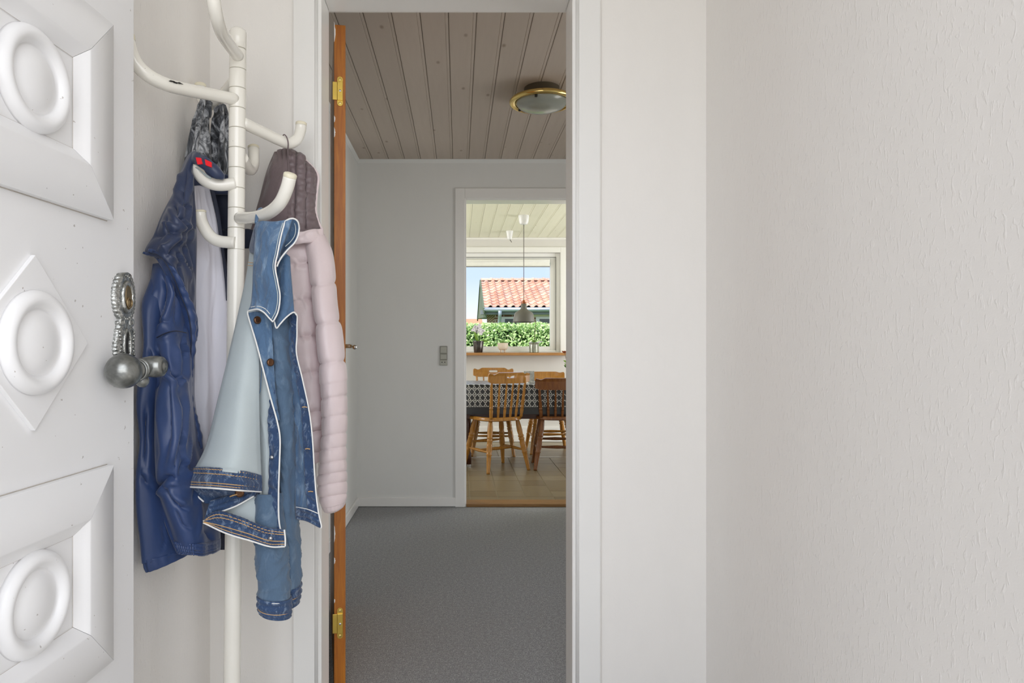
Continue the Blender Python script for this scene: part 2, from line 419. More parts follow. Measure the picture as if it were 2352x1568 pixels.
# --- hall
HXL, HXR, HY1 = -0.673, 2.2, 4.53
struct('floor_hall', MB().box(HXL - .1, HXR + .1, YP1, HY1, -.1, 0), M['carpet'], 'dark grey speckled carpet in the hall', 'floor')
struct('wall_hall_left', MB().box(HXL - .12, HXL, YP1, HY1, 0, 2.4), M['hall_wall'], 'narrow strip of white hall wall beyond the oak door', 'wall')
K2L, K2R, K2T = .052, .86, 2.032            # doorway to the kitchen
KY0 = 4.65
m = MB().box(-2.6, K2L - .025, HY1, KY0, 0, 2.4).box(K2R + .025, 2.9, HY1, KY0, 0, 2.4).box(K2L - .025, K2R + .025, HY1, KY0, K2T + .025, 2.4)
struct('wall_hall_end', m, M['hall_wall'], 'grey white hall end wall with the light switch', 'wall')
m = MB().box(HXR, HXR + .12, YP1, 2.25, 0, 2.4).box(HXR, HXR + .12, 3.25, HY1, 0, 2.4).box(HXR, HXR + .12, 2.25, 3.25, 2.05, 2.4)
struct('wall_hall_right', m, M['hall_wall'], 'hall side wall with an opening added for fill light, out of view to the right', 'wall')  # gap in this unseen wall is invented to let the hall fill in
m = MB().box(XR + .12, HXR + .12, YP0, YP1, 0, 2.5)
struct('wall_hall_front', m, M['hall_wall'], 'hall wall beside the entry, out of view to the right', 'wall')
def planked(name, x0, x1, y0, y1, z, first, step, mat, label):
    c = struct(name, MB().box(x0, x1, y0, y1, z + .006, z + .06), M['plank_gap'], label, 'ceiling')
    org = ORG[c.name]; me = None
    k0 = math.ceil((x0 - first) / step); k1 = math.floor((x1 - first) / step)
    hw = step / 2
    prof = [(-hw + .0012, .006), (-hw + .0012, .0012), (-hw + .004, 0), (hw - .0150, 0), (hw - .0138, .0022), (hw - .0128, .0022), (hw - .0118, .0006), (hw - .0014, .0006), (hw - .0014, .006)]
    for k in range(k0, k1):
        xc = first + (k + .5) * step
        if me is None:
            mb = MB().prism(prof, lambda p, q: Vector((p, 0, q)), None, (0, y1 - y0, 0))
            o = obj('plank', mb, mat, c); me = o.data
            for v_ in me.vertices: v_.co += org
        else:
            o = bpy.data.objects.new('plank', me); COL.objects.link(o); o.parent = c
        o.location = Vector((xc, y0, z)) - org
    return c
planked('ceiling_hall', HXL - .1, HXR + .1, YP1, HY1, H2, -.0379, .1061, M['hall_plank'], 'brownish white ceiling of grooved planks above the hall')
for nm, mbx in (('trim_2', MB().prism([(0, 0), (0, -.022), (-.004, -.022), (-.018, -.004), (-.018, 0)], lambda p, q: Vector((HXL, HY1 + p, H2 + q)), None, (HXR - HXL, 0, 0))),
                ('trim_3', MB().prism([(0, 0), (0, -.022), (.004, -.022), (.018, -.004), (.018, 0)], lambda p, q: Vector((HXL + p, YP1, H2 + q)), None, (0, HY1 - YP1, 0)))):
    struct(nm, mbx, M['hall_wall'], 'thin cornice strip where the plank ceiling meets the ' + ('end wall' if nm == 'trim_2' else 'left hall wall'), 'cornice')
struct('baseboard_end', MB().box(HXL, K2L - .072, HY1 - .014, HY1, .004, .062), M['white_gloss'], 'white baseboard along the hall end wall', 'baseboard', bevel=.003)
struct('baseboard_left', MB().box(HXL, HXL + .014, YP1, HY1 - .014, .004, .062), M['white_gloss'], 'white baseboard along the left hall wall', 'baseboard', bevel=.003)
# kitchen doorway
fr2 = thing('trim_4', 'white painted frame of the kitchen doorway', 'door frame', (K2L, HY1, 0), kind=S)
for nm, b in (('jamb', (K2L - .025, K2L, HY1 - .004, KY0, 0, K2T + .02)), ('jamb', (K2R, K2R + .025, HY1 - .004, KY0, 0, K2T + .02)),
              ('head', (K2L, K2R, HY1 - .004, KY0, K2T, K2T + .025)),
              ('casing', (K2L - .074, K2L - .010, HY1 - .014, HY1 + .002, 0, K2T + .078)), ('casing', (K2R + .010, K2R + .074, HY1 - .014, HY1 + .002, 0, K2T + .078)),
              ('casing', (K2L - .010, K2R + .010, HY1 - .0135, HY1 + .002, K2T + .012, K2T + .078))):
    obj(nm, MB().box(*b), M['white_gloss'], fr2, bevel=.003)
struct('trim_5', MB().box(K2L, K2R, HY1 - .012, KY0, 0, .021), M['threshold_wood'], 'brown wooden threshold of the kitchen doorway', 'threshold', bevel=.004)
# --- kitchen
KXL, KXR, KY1 = -2.4, 2.7, 7.68
fk = struct('floor_kitchen', MB().box(KXL - .1, KXR + .1, KY0, KY1 + .2, -.1, -.003), M['tile_joint'], 'beige brown vinyl tile floor of the kitchen', 'floor')
tmesh = {}
def tile(x0, x1, y0, y1):
    w_, l_ = round(x1 - x0, 3), round(y1 - y0, 3)
    if (w_, l_) not in tmesh:
        g_ = .0022; b = .0012
        a = [(g_, g_), (w_ - g_, g_), (w_ - g_, l_ - g_), (g_, l_ - g_)]; t_ = [(g_ + b, g_ + b), (w_ - g_ - b, g_ + b), (w_ - g_ - b, l_ - g_ - b), (g_ + b, l_ - g_ - b)]
        me = bpy.data.meshes.new('tile'); me.from_pydata([(x, y, -.004) for x, y in a] + [(x, y, 0) for x, y in t_], [], [(4, 5, 6, 7)] + [(i, (i + 1) % 4, 4 + (i + 1) % 4, 4 + i) for i in range(4)])
        me.materials.append(M['floor_tile']); tmesh[(w_, l_)] = me
    o = bpy.data.objects.new('tile', tmesh[(w_, l_)]); COL.objects.link(o); o.parent = fk; o.location = Vector((x0, y0, 0)) - ORG[fk.name]
TW = .197
rt = random.Random(3)
for c in range(-3, 8):
    x0 = .0805 + TW * c; y = KY0 - .02; k = rt.randint(0, 2)
    if c == 0: k = 1
    while y < 6.50:
        l_ = TW * 2 if (k % 3 == 0) else TW
        if y + l_ > 6.55: l_ = 6.55 - y
        if l_ < .05: break
        tile(x0, x0 + TW, y, y + l_); y += l_; k += 1
for c in range(-2, 6):
    for r in range(2):
        tile(.0 + .39 * c, .0 + .39 * (c + 1), 6.575 + .39 * r, min(6.575 + .39 * (r + 1), KY1))
struct('trim_6', MB().box(-1.2, 2.0, 6.552, 6.574, -.002, .003), M['steel'], 'thin metal strip across the kitchen floor under the table', 'floor strip')
m = MB().box(KXL - .1, KXL, KY0, 5.1, 0, 2.4).box(KXL - .1, KXL, 7.3, KY1, 0, 2.4).box(KXL - .1, KXL, 5.1, 7.3, 0, .9).box(KXL - .1, KXL, 5.1, 7.3, 2.2, 2.4)
struct('wall_kitchen_left', m, M['kitchen_wall'], 'kitchen side wall with an opening added for fill light, out of view to the left', 'wall')  # unseen opening made up for the left kitchen fill lamp
m = MB().box(KXR, KXR + .1, KY0, 5.5, 0, 2.4).box(KXR, KXR + .1, 7.1, KY1, 0, 2.4).box(KXR, KXR + .1, 5.5, 7.1, 2.2, 2.4)
struct('wall_kitchen_right', m, M['kitchen_wall'], 'kitchen side wall with an opening added for fill light, out of view to the right', 'wall')  # opening added out of view so the right fill lamp reaches the kitchen
WL, WR, WB, WT = -.62, 1.148, 1.005, 2.122
m = MB().box(KXL - .1, WL, KY1, KY1 + .28, 0, 2.4).box(WR, KXR + .1, KY1, KY1 + .28, 0, 2.4).box(WL, WR, KY1, KY1 + .28, 0, WB).box(WL, WR, KY1, KY1 + .28, WT, 2.4)
struct('wall_kitchen_window', m, M['kitchen_wall'], 'white kitchen wall around the window', 'wall')
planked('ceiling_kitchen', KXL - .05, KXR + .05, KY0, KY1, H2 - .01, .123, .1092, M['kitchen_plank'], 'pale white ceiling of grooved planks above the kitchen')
struct('trim_7', MB().box(KXL, KXR, KY1 - .012, KY1, H2 - .033, H2 - .012), M['white_matt'], 'thin cornice strip above the kitchen window', 'cornice')
m = thing('baseboard_kitchen', 'stepped white baseboard below the kitchen window', 'baseboard', (0, KY1, 0), kind=S)
obj('board', MB().box(-1.6, 2.2, KY1 - .045, KY1, 0, .082), M['white_gloss'], m, bevel=.004)
obj('board', MB().box(-1.6, 2.2, KY1 - .028, KY1, .082, .165), M['white_gloss'], m, bevel=.004)
struct('roof', MB().box(-2.8, 3.1, -.35, KY1 + .6, 2.52, 2.66), M['plank_gap'], 'flat slab added over the house against sun leaks, out of view', 'roof')  # unseen slab added to keep sun from leaking into the rooms
# window
wn = thing('window_1', 'white framed kitchen window looking onto the hedge', 'window', (WR, KY1, WB), kind=S)
wy = KY1 + .10
def win(nm, x0, x1, y0, y1, z0, z1, mt='white_gloss'): return obj(nm, MB().box(x0, x1, y0, y1, z0, z1), M[mt], wn, bevel=.004)
for x0, x1, z0, z1 in ((WL + .045, WR - .045, WT - .045, WT), (WL + .045, WR - .045, WB, WB + .022), (WR - .045, WR, WB, WT), (WL, WL + .045, WB, WT)):
    win('window_frame', x0, x1, wy - .05, wy + .05, z0, z1)
for x0, x1, z0, z1 in ((WL + .1, WR - .107, WT - .107, WT - .045), (WL + .1, WR - .107, WB + .022, WB + .062), (WR - .107, WR - .045, WB + .022, WT - .045), (WL + .045, WL + .1, WB + .022, WT - .045)):
    win('sash', x0, x1, wy - .035, wy + .03, z0, z1)
for x0, x1, z0, z1 in ((WR, WR + .06, WB - .02, WT + .06), (WL, WR, WT, WT + .06)):
    win('casing', x0, x1, KY1 - .014, KY1 + .002, z0, z1)
g = NT('window_glass'); g.t.nodes.remove(g.b)
tr = g.n('ShaderNodeBsdfTransparent'); gl = g.n('ShaderNodeBsdfGlossy'); gl.inputs['Roughness'].default_value = .02; ms = g.n('ShaderNodeMixShader'); lw = g.n('ShaderNodeLayerWeight'); lw.inputs[0].default_value = .12
g.l(g.math('MULTIPLY', lw.outputs['Facing'], .35), ms.inputs[0]); g.l(tr.outputs[0], ms.inputs[1]); g.l(gl.outputs[0], ms.inputs[2]); g.l(ms.outputs[0], g.out.inputs[0]); M['window_glass'] = g.m
obj('pane', MB().box(WL + .09, WR - .1, wy + .005, wy + .009, WB + .055, WT - .1), M['window_glass'], wn)
simple('seal_grey', (.22, .22, .21), .6)
for x0, x1, z0, z1 in ((WR - .047, WR - .043, WB + .02, WT - .043), (WL, WR - .043, WT - .047, WT - .043)):
    obj('seal', MB().box(x0, x1, wy - .052, wy - .03, z0, z1), M['seal_grey'], wn)
st_ = obj('sill', MB().box(WL - .05, WR + .075, KY1 - .16, KY1 + .06, .967, .997), M['sill_wood'], wn, bevel=.004)
simple('blind_cloth', (.86, .86, .80), .8)
bl = thing('roller_blind', 'rolled up white roller blind at the top of the kitchen window', 'blind', (.3, wy - .05, 2.0))
obj('fabric', MB().box(WL + .06, WR - .115, wy - .06, wy - .057, 1.968, 2.045), M['blind_cloth'], bl)
obj('roll', MB().tube([(WL + .06, wy - .06, 2.035), (WR - .115, wy - .06, 2.035)], .016, 16), M['blind_cloth'], bl, smooth=True)
simple('blind_bar_grey', (.30, .30, .27), .5)
obj('bottom_bar', MB().tube([(WL + .06, wy - .06, 1.968), (WR - .115, wy - .06, 1.968)], .007, 12), M['blind_bar_grey'], bl, smooth=True)

# ================================================================== street door, open against the left wall
AD = .0619; TH = math.atan(AD)
eD = Vector((math.sin(TH), math.cos(TH), 0)); nD = Vector((math.cos(TH), -math.sin(TH), 0))
YE = 1.304; edge = Vector((-.7 + AD * YE, YE, 0))           # free edge, visible face
def D(u, w_, n): return edge - eD * u + nD * n + Vector((0, 0, w_))
def dbox(u0, u1, w0, w1, n0, n1):
    return MB().add([D(u, w_, n) for n in (n0, n1) for w_ in (w0, w1) for u in (u0, u1)], [(0, 2, 3, 1), (4, 5, 7, 6), (0, 1, 5, 4), (2, 6, 7, 3), (0, 4, 6, 2), (1, 3, 7, 5)])
dr = thing('door_1', 'white panelled street door with round rosettes, open at the left', 'door', tuple(D(.45, 0, -.02)), kind=S)
LD = .92
simple('joint_dirt', (.50, .46, .41), .8, 0, .3, 40)
obj('leaf', dbox(0, LD, .015, 2.10, -.042, 0), M['door_paint'], dr, bevel=.0025)
def frame_panel(uc, wc, half=.1735, wide=.0215):
    a, b, c_ = half, half - .0785, half - .0985          # outer, inner edge of bar, foot of cove
    for q in range(4):                                    # four mitred bars
        def R(s_, r):                                      # s_ along, r outwards
            return [(s_, r), (r, -s_), (-s_, -r), (-r, s_)][q]
        def X(x): return x + math.copysign(wide, x)
        mb = MB(); rows = []
        prof = [(a, 0), (a, .0135), (a - .002, .0150), (b + .003, .0200), (b, .0185)] + [(b - .0205 * math.sin(k * PI / 12) - .001, .0025 + .0150 * (1 - math.sin(k * PI / 12))) for k in range(1, 7)]
        vs = []; g_ = .0006
        for r, h in prof:
            for s_ in (-(r - g_), r - g_):
                x, y = R(s_, r); vs.append(D(uc + X(x), wc + y, h))
        n = len(prof); fs = [(2 * i, 2 * i + 1, 2 * i + 3, 2 * i + 2) for i in range(n - 1)]
        fs += [tuple(2 * i for i in range(n)), tuple(2 * i + 1 for i in range(n))]
        mb.add(vs, fs); obj('panel_moulding', mb, M['door_paint'], dr, auto=.6)
    pts_ = [D(uc + sx_ * (half + wide + .0006), wc + sy_ * (half + .0006), .0008) for sx_, sy_ in ((-1, -1), (1, -1), (1, 1), (-1, 1))]
    for i_ in range(4): obj('joint_line', MB().tube([pts_[i_], pts_[(i_ + 1) % 4]], .0009, 6), M['joint_dirt'], dr)
    pts_ = [D(uc + sx_ * (half - .0990 + wide), wc + sy_ * (half - .0990), .0026) for sx_, sy_ in ((-1, -1), (1, -1), (1, 1), (-1, 1))]
    for i_ in range(4): obj('joint_line', MB().tube([pts_[i_], pts_[(i_ + 1) % 4]], .0007, 6), M['joint_dirt'], dr)
    obj('inner_panel', dbox(uc - .092 - wide, uc + .092 + wide, wc - .092, wc + .092, 0, .002), M['door_paint'], dr)
    rosette(uc, wc, .002)
def rosette(uc, wc, n0):
    pr = [(.0785, 0)] + [(.0645 + .0140 * math.cos(k * PI / 12), .0165 * math.sin(k * PI / 12)) for k in range(1, 11)] + [(.0505, .0035), (.047, .0045), (.037, .0105), (.022, .0140), (.010, .0152), (0.0, .0155)]
    obj('rosette', MB().lathe(pr, D(uc, wc, n0), nD, 64), M['door_paint'], dr, smooth=True)
for uc, wd_ in ((.288, .0215), (.672, 0.0)):
    frame_panel(uc, CAM_H + .398, wide=wd_); frame_panel(uc, CAM_H - .382, wide=wd_)
    frame_panel(uc, CAM_H - .80, .15)
    cw = CAM_H + .0065; hd = .131
    dia = [(uc - hd, cw), (uc, cw + hd), (uc + hd, cw), (uc, cw - hd)]
    obj('diamond_panel', MB().prism(dia, lambda u, w_: D(u, w_, 0), None, nD * .0075), M['door_paint'], dr, bevel=.001)
    rosette(uc, cw, .0075)
# cast handle set
hp = []
def hw_(h):
    if h > .048: 
        t_ = (h - .092) / .046; return .0335 * math.sqrt(max(0.0, 1 - t_ * t_)) + .002
    base = .0245 + .0035 * math.cos((h + .0) * 95)
    return base + (.004 if -.035 < h < .035 else 0)
N_ = 90
lft = []; 
for i in range(N_ + 1):
    h = .138 - i * (.138 + .072) / N_; scal = .0016 * math.sin(h * 900)
    lft.append((hw_(h) + scal, h))
ucH = .043
mb = MB(); vs = []
for wd, h in lft:
    for s_, n in ((-1, 0), (-1, .006), (-.75, .0115), (-.3, .0100), (.3, .0100), (.75, .0115), (1, .006), (1, 0)):
        vs.append(D(ucH + s_ * wd, CAM_H + h, n))
mb.add(vs, [(i * 8 + k, i * 8 + k + 1, i * 8 + k + 9, i * 8 + k + 8) for i in range(N_) for k in range(7)])
hpl = obj('handle_plate', mb, M['pewter'], dr, smooth=True, label='ornate cast grey metal handle plate')
mbt = MB(); mbt.torus(D(ucH, CAM_H + .092, .010), .026, .005, nD, 40, 10, sx=.62)
for s_, w_ in ((-1, .046), (1, .046), (-1, .028), (1, .028), (-1, -.030), (1, -.030), (-1, -.048), (1, -.048)):
    mbt.torus(D(ucH + s_ * .015, CAM_H + w_, .009), .0062, .0030, nD, 18, 8)
mbt.tube([D(ucH + .011 * math.cos(a), CAM_H + .002 + .030 * math.sin(a), .0105) for a in np.linspace(0, 2 * PI, 33)[:-1]], .0032, 8, True)
for s_ in (-1, 1):
    for k in range(9):
        mbt.sphere(D(ucH + s_ * (.022 + .002 * math.sin(k)), CAM_H - .028 + k * .007, .010), .0034, 8, 6)
for k in range(26):
    a = 2 * PI * k / 26; mbt.sphere(D(ucH + .0262 * math.cos(a), CAM_H + .092 + .040 * math.sin(a), .009), .0030, 8, 6)
obj('scroll_ornament', mbt, M['pewter'], hpl, smooth=True)
ins = [(.0105 * math.cos(a), .027 * math.sin(a)) for a in np.linspace(0, 2 * PI, 25)[:-1]]
obj('lock_insert', MB().prism(ins, lambda p, q: D(ucH - .004 + p, CAM_H + .094 + q, .008), None, nD * .004), M['lock_brass'], hpl, bevel=.001)
mb = MB().torus(D(ucH - .004, CAM_H + .082, .0125), .0085, .002, nD, 24, 8).lathe([(.0075, 0), (.0075, .003), (0, .0035)], D(ucH - .004, CAM_H + .082, .010), nD, 20)
obj('lock_cylinder', mb, M['lock_brass'], hpl, smooth=True)
obj('keyhole', MB().prism([(-.0045, -.022), (.0045, -.022), (.0045, .022), (-.0045, .022)], lambda p, q: D(ucH + p, CAM_H + .004 + q, .0098), None, nD * .0012), M['dark'], hpl, bevel=.0012)
# lever: neck out of the plate, knob at its end, big ball reaching towards the viewer
wl = CAM_H - .040
mb = MB().lathe([(.020, 0), (.020, .012), (.013, .018), (.012, .030), (.017, .034), (.0195, .046), (.0205, .060), (.0180, .070), (.012, .0745), (.010, .073), (.007, .0765), (.003, .0765), (0, .078)], D(.036, wl + .004, .004), nD, 28)
mb.lathe([(.008, 0), (.012, .006), (.0125, .014), (.006, .02), (0, .021)], D(.040, wl - .022, .028), nD, 20)
obj('handle_neck', mb, M['pewter_smooth'], hpl, smooth=True)
mb = MB().sphere(D(.100, wl - .002, .036), .031, 32, 20).tube([D(.036, wl + .004, .042), D(.055, wl, .042), D(.075, wl - .003, .040)], [.017, .015, .017], 20)
mb.torus(D(.056, wl, .042), .016, .004, eD, 28, 10).torus(D(.064, wl - .002, .041), .0175, .003, eD, 28, 10)
obj('lever_ball', mb, M['pewter_smooth'], hpl, smooth=True)

# ================================================================== inner oak door, folded back into the hall
d2 = thing('door_2', 'oak coloured inner door with brass hinges, folded back into the hall', 'door', (-.36, 2.05, 0), kind=S)
c2 = P(767.5, 800, 2.04); ex0 = c2.x; ang = math.radians(101.5)
eA = Vector((math.cos(ang), math.sin(ang), 0)); nA = Vector((math.sin(ang), -math.cos(ang), 0))   # along leaf, out of its right face
c2 = Vector((ex0, 2.04, 0)); TK = .0335
def E(u, n, z): return c2 + eA * u + nA * (TK + n) + Vector((0, 0, z))    # n = 0 on the right face
def ebox(u0, u1, n0, n1, z0, z1):
    return MB().add([E(u, n, z) for n in (n0, n1) for z in (z0, z1) for u in (u0, u1)], [(0, 2, 3, 1), (4, 5, 7, 6), (0, 1, 5, 4), (2, 6, 7, 3), (0, 4, 6, 2), (1, 3, 7, 5)])
obj('leaf', ebox(.002, .725, -TK, 0, .012, 2.022), M['oak_face'], d2, bevel=.001)
obj('edge_lipping', ebox(0, .0022, -TK, 0, .012, 2.022), M['oak_edge'], d2, bevel=.0008)
simple('chipped_paint', (.86, .83, .80), .6)
rc = random.Random(5)
for zc, hh in ((2.0, .06), (1.74, .02), (1.70, .03), (.62, .03), (.57, .015), (.50, .05), (.42, .02), (.30, .012)):
    mbc = MB(); pts = []
    for k in range(9): pts.append((-TK + (.0025 + .002 * rc.random()) * math.sin(PI * (k + .5) / 9), zc + hh * (k / 8 - .5)))
    pts += [(-TK, zc + hh / 2), (-TK, zc - hh / 2)]
    obj('paint_chip', mbc.prism(pts, lambda p, q: E(-.0003, p, q), None, eA * .0004), M['chipped_paint'], d2)
obj('paint_chip', MB().prism([(0, 0), (.003, .004), (.0055, .008), (.004, .0035), (.0065, .002), (.003, 0), (.002, -.006)], lambda p, q: E(-.0003, -TK + .005 + p, .244 + q), None, eA * .0004), M['chipped_paint'], d2)
for y_top, y_bot in ((175, 243), (1396, 1467)):
    zt = CAM_H - (y_top - CY) / F * 2.04; zb = CAM_H - (y_bot - CY) / F * 2.04; zm = (zt + zb) / 2
    W2 = .0085; nc = -TK / 2 + .0005
    ol = [(nc + W2 * math.cos(a), zt - W2 + W2 * math.sin(a)) for a in np.linspace(0, PI, 11)] + [(nc + W2 * math.cos(a), zb + W2 + W2 * math.sin(a)) for a in np.linspace(PI, 2 * PI, 11)]
    hg = obj('hinge', MB().prism(ol, lambda p, q: E(-.0004, p, q), None, eA * -.0018), M['brass_plate'], d2, bevel=.0004)
    obj('hinge_cover', MB().add([E(-u, n, z) for u in (.0015, .0060) for z in (zb + .0165, zt - .0165) for n in (nc - W2, nc + W2)], [(0, 2, 3, 1), (4, 5, 7, 6), (0, 1, 5, 4), (2, 6, 7, 3), (0, 4, 6, 2), (1, 3, 7, 5)]), M['brass_plate'], hg, bevel=.001)
    obj('hinge_wing', MB().add([E(-u, n, z) for u in (.0005, .004) for z in (zb + .0175, zt - .0175) for n in (nc - W2 - .0135, nc - W2)], [(0, 2, 3, 1), (4, 5, 7, 6), (0, 1, 5, 4), (2, 6, 7, 3), (0, 4, 6, 2), (1, 3, 7, 5)]), M['brass_plate'], hg, bevel=.0008)
    for z in (zt - .0085, zb + .0085):
        mb = MB().lathe([(.0042, 0), (.0040, .001), (.0012, .0004), (0, .0004)], E(-.0021, nc, z), -eA, 16); obj('screw', mb, M['brass_bright'], hg, smooth=True)
    obj('centre_screw', MB().lathe([(.0036, 0), (.0036, .0012), (.0026, .002), (0, .002)], E(-.006, nc, zm), -eA, 16), M['steel'], hg, smooth=True)
mb = MB().lathe([(.024, 0), (.024, .006), (.012, .008), (.009, .010)], E(.665, 0, 1.062), nA, 24)
mb.tube([E(.665, .008, 1.062), E(.665, .040, 1.062), E(.662, .050, 1.061), E(.650, .056, 1.060), E(.60, .057, 1.058), E(.56, .055, 1.058)], .0085, 14)
obj('door_handle', mb, M['steel'], d2, smooth=True)

# ================================================================== hall fittings
sw = thing('light_switch', 'grey light switch above a socket on the hall end wall', 'switch', tuple(P(1018.5, 839, HY1)))
simple('switch_grey', (.42, .42, .36), .45, 0, .02); simple('switch_grey_dark', (.25, .25, .21), .5, 0, .02)
s2 = F / HY1; sx0 = (1010.3 - CX) / s2; sx1 = (1027.3 - CX) / s2
def sz(y): return CAM_H - (y - CY) / s2
obj('back_box', MB().box(sx0, sx1, HY1 - .008, HY1, sz(839), sz(794.5)), M['switch_grey_dark'], sw, bevel=.001)
obj('rocker', MB().box(sx0 + .004, sx1 - .004, HY1 - .014, HY1 - .007, sz(810.5), sz(796)), M['switch_grey'], sw, bevel=.002)
obj('rocker', MB().box(sx0 + .004, sx1 - .004, HY1 - .013, HY1 - .007, sz(825), sz(813.5)), M['switch_grey'], sw, bevel=.002)
so = obj('socket', MB().box(sx0 + .001, sx1 - .001, HY1 - .013, HY1 - .007, sz(838.5), sz(826.5)), M['switch_grey'], sw, bevel=.002)
for px in (1015.3, 1021.8):
    obj('socket_hole', MB().lathe([(.0035, 0), (.0035, .001), (0, .001)], ((px - CX) / s2, HY1 - .013, sz(831.5)), (0, -1, 0), 14), M['dark'], so)
# brass ceiling lamp
lc = Vector((.400, 3.28, H2 - .020))
cl_ = thing('ceiling_lamp', 'round brass ceiling lamp with frosted glass dome', 'lamp', tuple(lc))
obj('brass_ring', MB().lathe([(.100, -.018), (.100, -.022), (.120, -.027), (.150, -.034), (.156, -.042), (.154, -.052), (.143, -.057), (.122, -.047), (.118, -.040)], lc, (0, 0, 1), 72), M['brass_bright'], cl_, smooth=True)
simple('lamp_base_shadow', (.09, .07, .04), .5)  # dark colour paints the shadow between brass ring and ceiling
obj('base', MB().lathe([(.085, .020), (.085, -.020)], lc, (0, 0, 1), 40), M['lamp_base_shadow'], cl_, auto=.5)
t = NT('frosted_glass').set(.22, 0, .5, Coat_Weight=.6, Coat_Roughness=.05); t.col((.30, .315, .27)); M['frosted_glass'] = t.m
obj('glass_dome', MB().lathe([(.125, -.044), (.121, -.056), (.106, -.070), (.075, -.082), (.04, -.088), (0, -.090)], lc, (0, 0, 1), 64), M['frosted_glass'], cl_, smooth=True)
for a in (2.5, .0, -1.9):
    cpt = lc + Vector((.124 * math.cos(a), .124 * math.sin(a), -.052)); obj('glass_clip', MB().box(cpt.x - .006, cpt.x + .006, cpt.y - .006, cpt.y + .006, cpt.z - .012, cpt.z + .012), M['dark'], cl_, bevel=.002)

# ================================================================== coat stand
PD = 1.62
ptop = P(547, 67, PD); pbot = P(533, 1568, PD); dirp = (ptop - pbot).normalized()
foot = pbot - dirp * ((pbot.z - .02) / dirp.z)
cs = thing('coat_stand', 'tall cream lacquered tubular coat stand with curved hooks', 'coat stand', (foot.x, foot.y, 0))
PR = .0196
def pole_at(py):
    z = CAM_H - (py - CY) / F * PD; return foot + dirp * ((z - foot.z) / dirp.z)
obj('pole', MB().tube([foot, pole_at(574)], PR, 32), M['cream_lacquer'], cs, smooth=False, auto=.6)
obj('groove_core', MB().tube([pole_at(580), pole_at(80)], PR - .0012, 24), M['groove'], cs, auto=.6)
seg = [574, 524.5, 479, 433, 387, 341.5, 296, 250.5, 205, 161, 114.5]
for a, b in zip(seg[:-1], seg[1:]):
    p0, p1 = pole_at(a - .6), pole_at(b + .6)
    obj('collar', MB().lathe([(PR - .001, 0), (PR, .0006), (PR, (p1 - p0).length - .0006), (PR - .001, (p1 - p0).length)], p0, dirp, 36), M['cream_lacquer'], cs, auto=.6)
p0 = pole_at(113); hh = (pole_at(67) - p0).length
obj('pole_top', MB().lathe([(PR - .001, 0), (PR, .0006), (PR, hh - .007), (PR - .002, hh - .003), (PR - .006, hh), (0, hh)], p0, dirp, 36), M['cream_lacquer'], cs, smooth=True)
HR = .0139
hooks = [
    [(546, 128, 1.605), (528, 104, 1.53), (511, 78, 1.46), (500, 48, 1.41), (492, 10, 1.38), (487, -35, 1.365), (484, -80, 1.36)],
    [(540, 228, 1.61), (490, 218, 1.555), (430, 206, 1.485), (385, 195, 1.435), (345, 176, 1.40), (316, 150, 1.385), (299, 116, 1.376), (291, 74, 1.372)],
    [(540, 185, 1.63), (518, 212, 1.69), (500, 230, 1.725), (482, 241, 1.745), (468, 234, 1.755), (461, 214, 1.76), (460, 190, 1.76)],
    [(556, 281, 1.625), (600, 302, 1.675), (640, 321, 1.72), (664, 329, 1.745), (682, 320, 1.76), (690, 300, 1.77), (692, 279, 1.77)],
    [(556, 362, 1.63), (568, 384, 1.68), (576, 390, 1.71), (582, 378, 1.735), (583, 356, 1.745), (582, 334, 1.75)],
    [(540, 421, 1.605), (508, 425, 1.595), (484, 421, 1.59), (466, 410, 1.59), (455, 394, 1.59), (451, 376, 1.59)],
    [(550, 501, 1.605), (585, 499, 1.545), (618, 488, 1.50), (643, 466, 1.465), (659, 432, 1.445), (668, 396, 1.435)],
    [(540, 557, 1.60), (505, 554, 1.60), (484, 543, 1.60), (468, 520, 1.605), (461, 500, 1.61), (459, 482, 1.61)],
]
for h in hooks:
    pts = path(h, 48); n_ = 3
    ho = obj('hook', MB().tube(pts[:-n_], HR, 24), M['cream_lacquer'], cs, smooth=True)
    a, b = pts[-n_ - 1], pts[-1]; L_ = (b - a).length
    obj('hook_cap', MB().lathe([(HR, 0), (HR + .0003, .0006), (HR + .0003, L_ * .62), (HR * .86, L_ * .86), (HR * .5, L_), (0, L_)], a, (b - a), 24), M['cap_plastic'], ho, smooth=True)
chip = path([(388, 186, 1.420), (396, 186.5, 1.428), (404, 190, 1.436), (412, 190.5, 1.444), (421, 194, 1.452)], 14)
obj('paint_chip', MB().tube(chip, [.0004, .0010, .0018, .0012, .0018, .0022, .0014, .0020, .0010, .0016, .0020, .0012, .0008, .0003], 6), M['dark'], cs, smooth=True, label='dark scratch in the lacquer')
for k in range(4):
    a = PI / 4 + k * PI / 2
    d_ = Vector((math.cos(a), math.sin(a), 0))
    obj('foot', MB().tube([foot + Vector((0, 0, .05)) + d_ * .01, foot + Vector((0, 0, .05)) + d_ * .07, Vector((foot.x, foot.y, .022)) + d_ * .115, Vector((foot.x, foot.y, .014)) + d_ * .15], .014, 14), M['cream_lacquer'], cs, smooth=True)

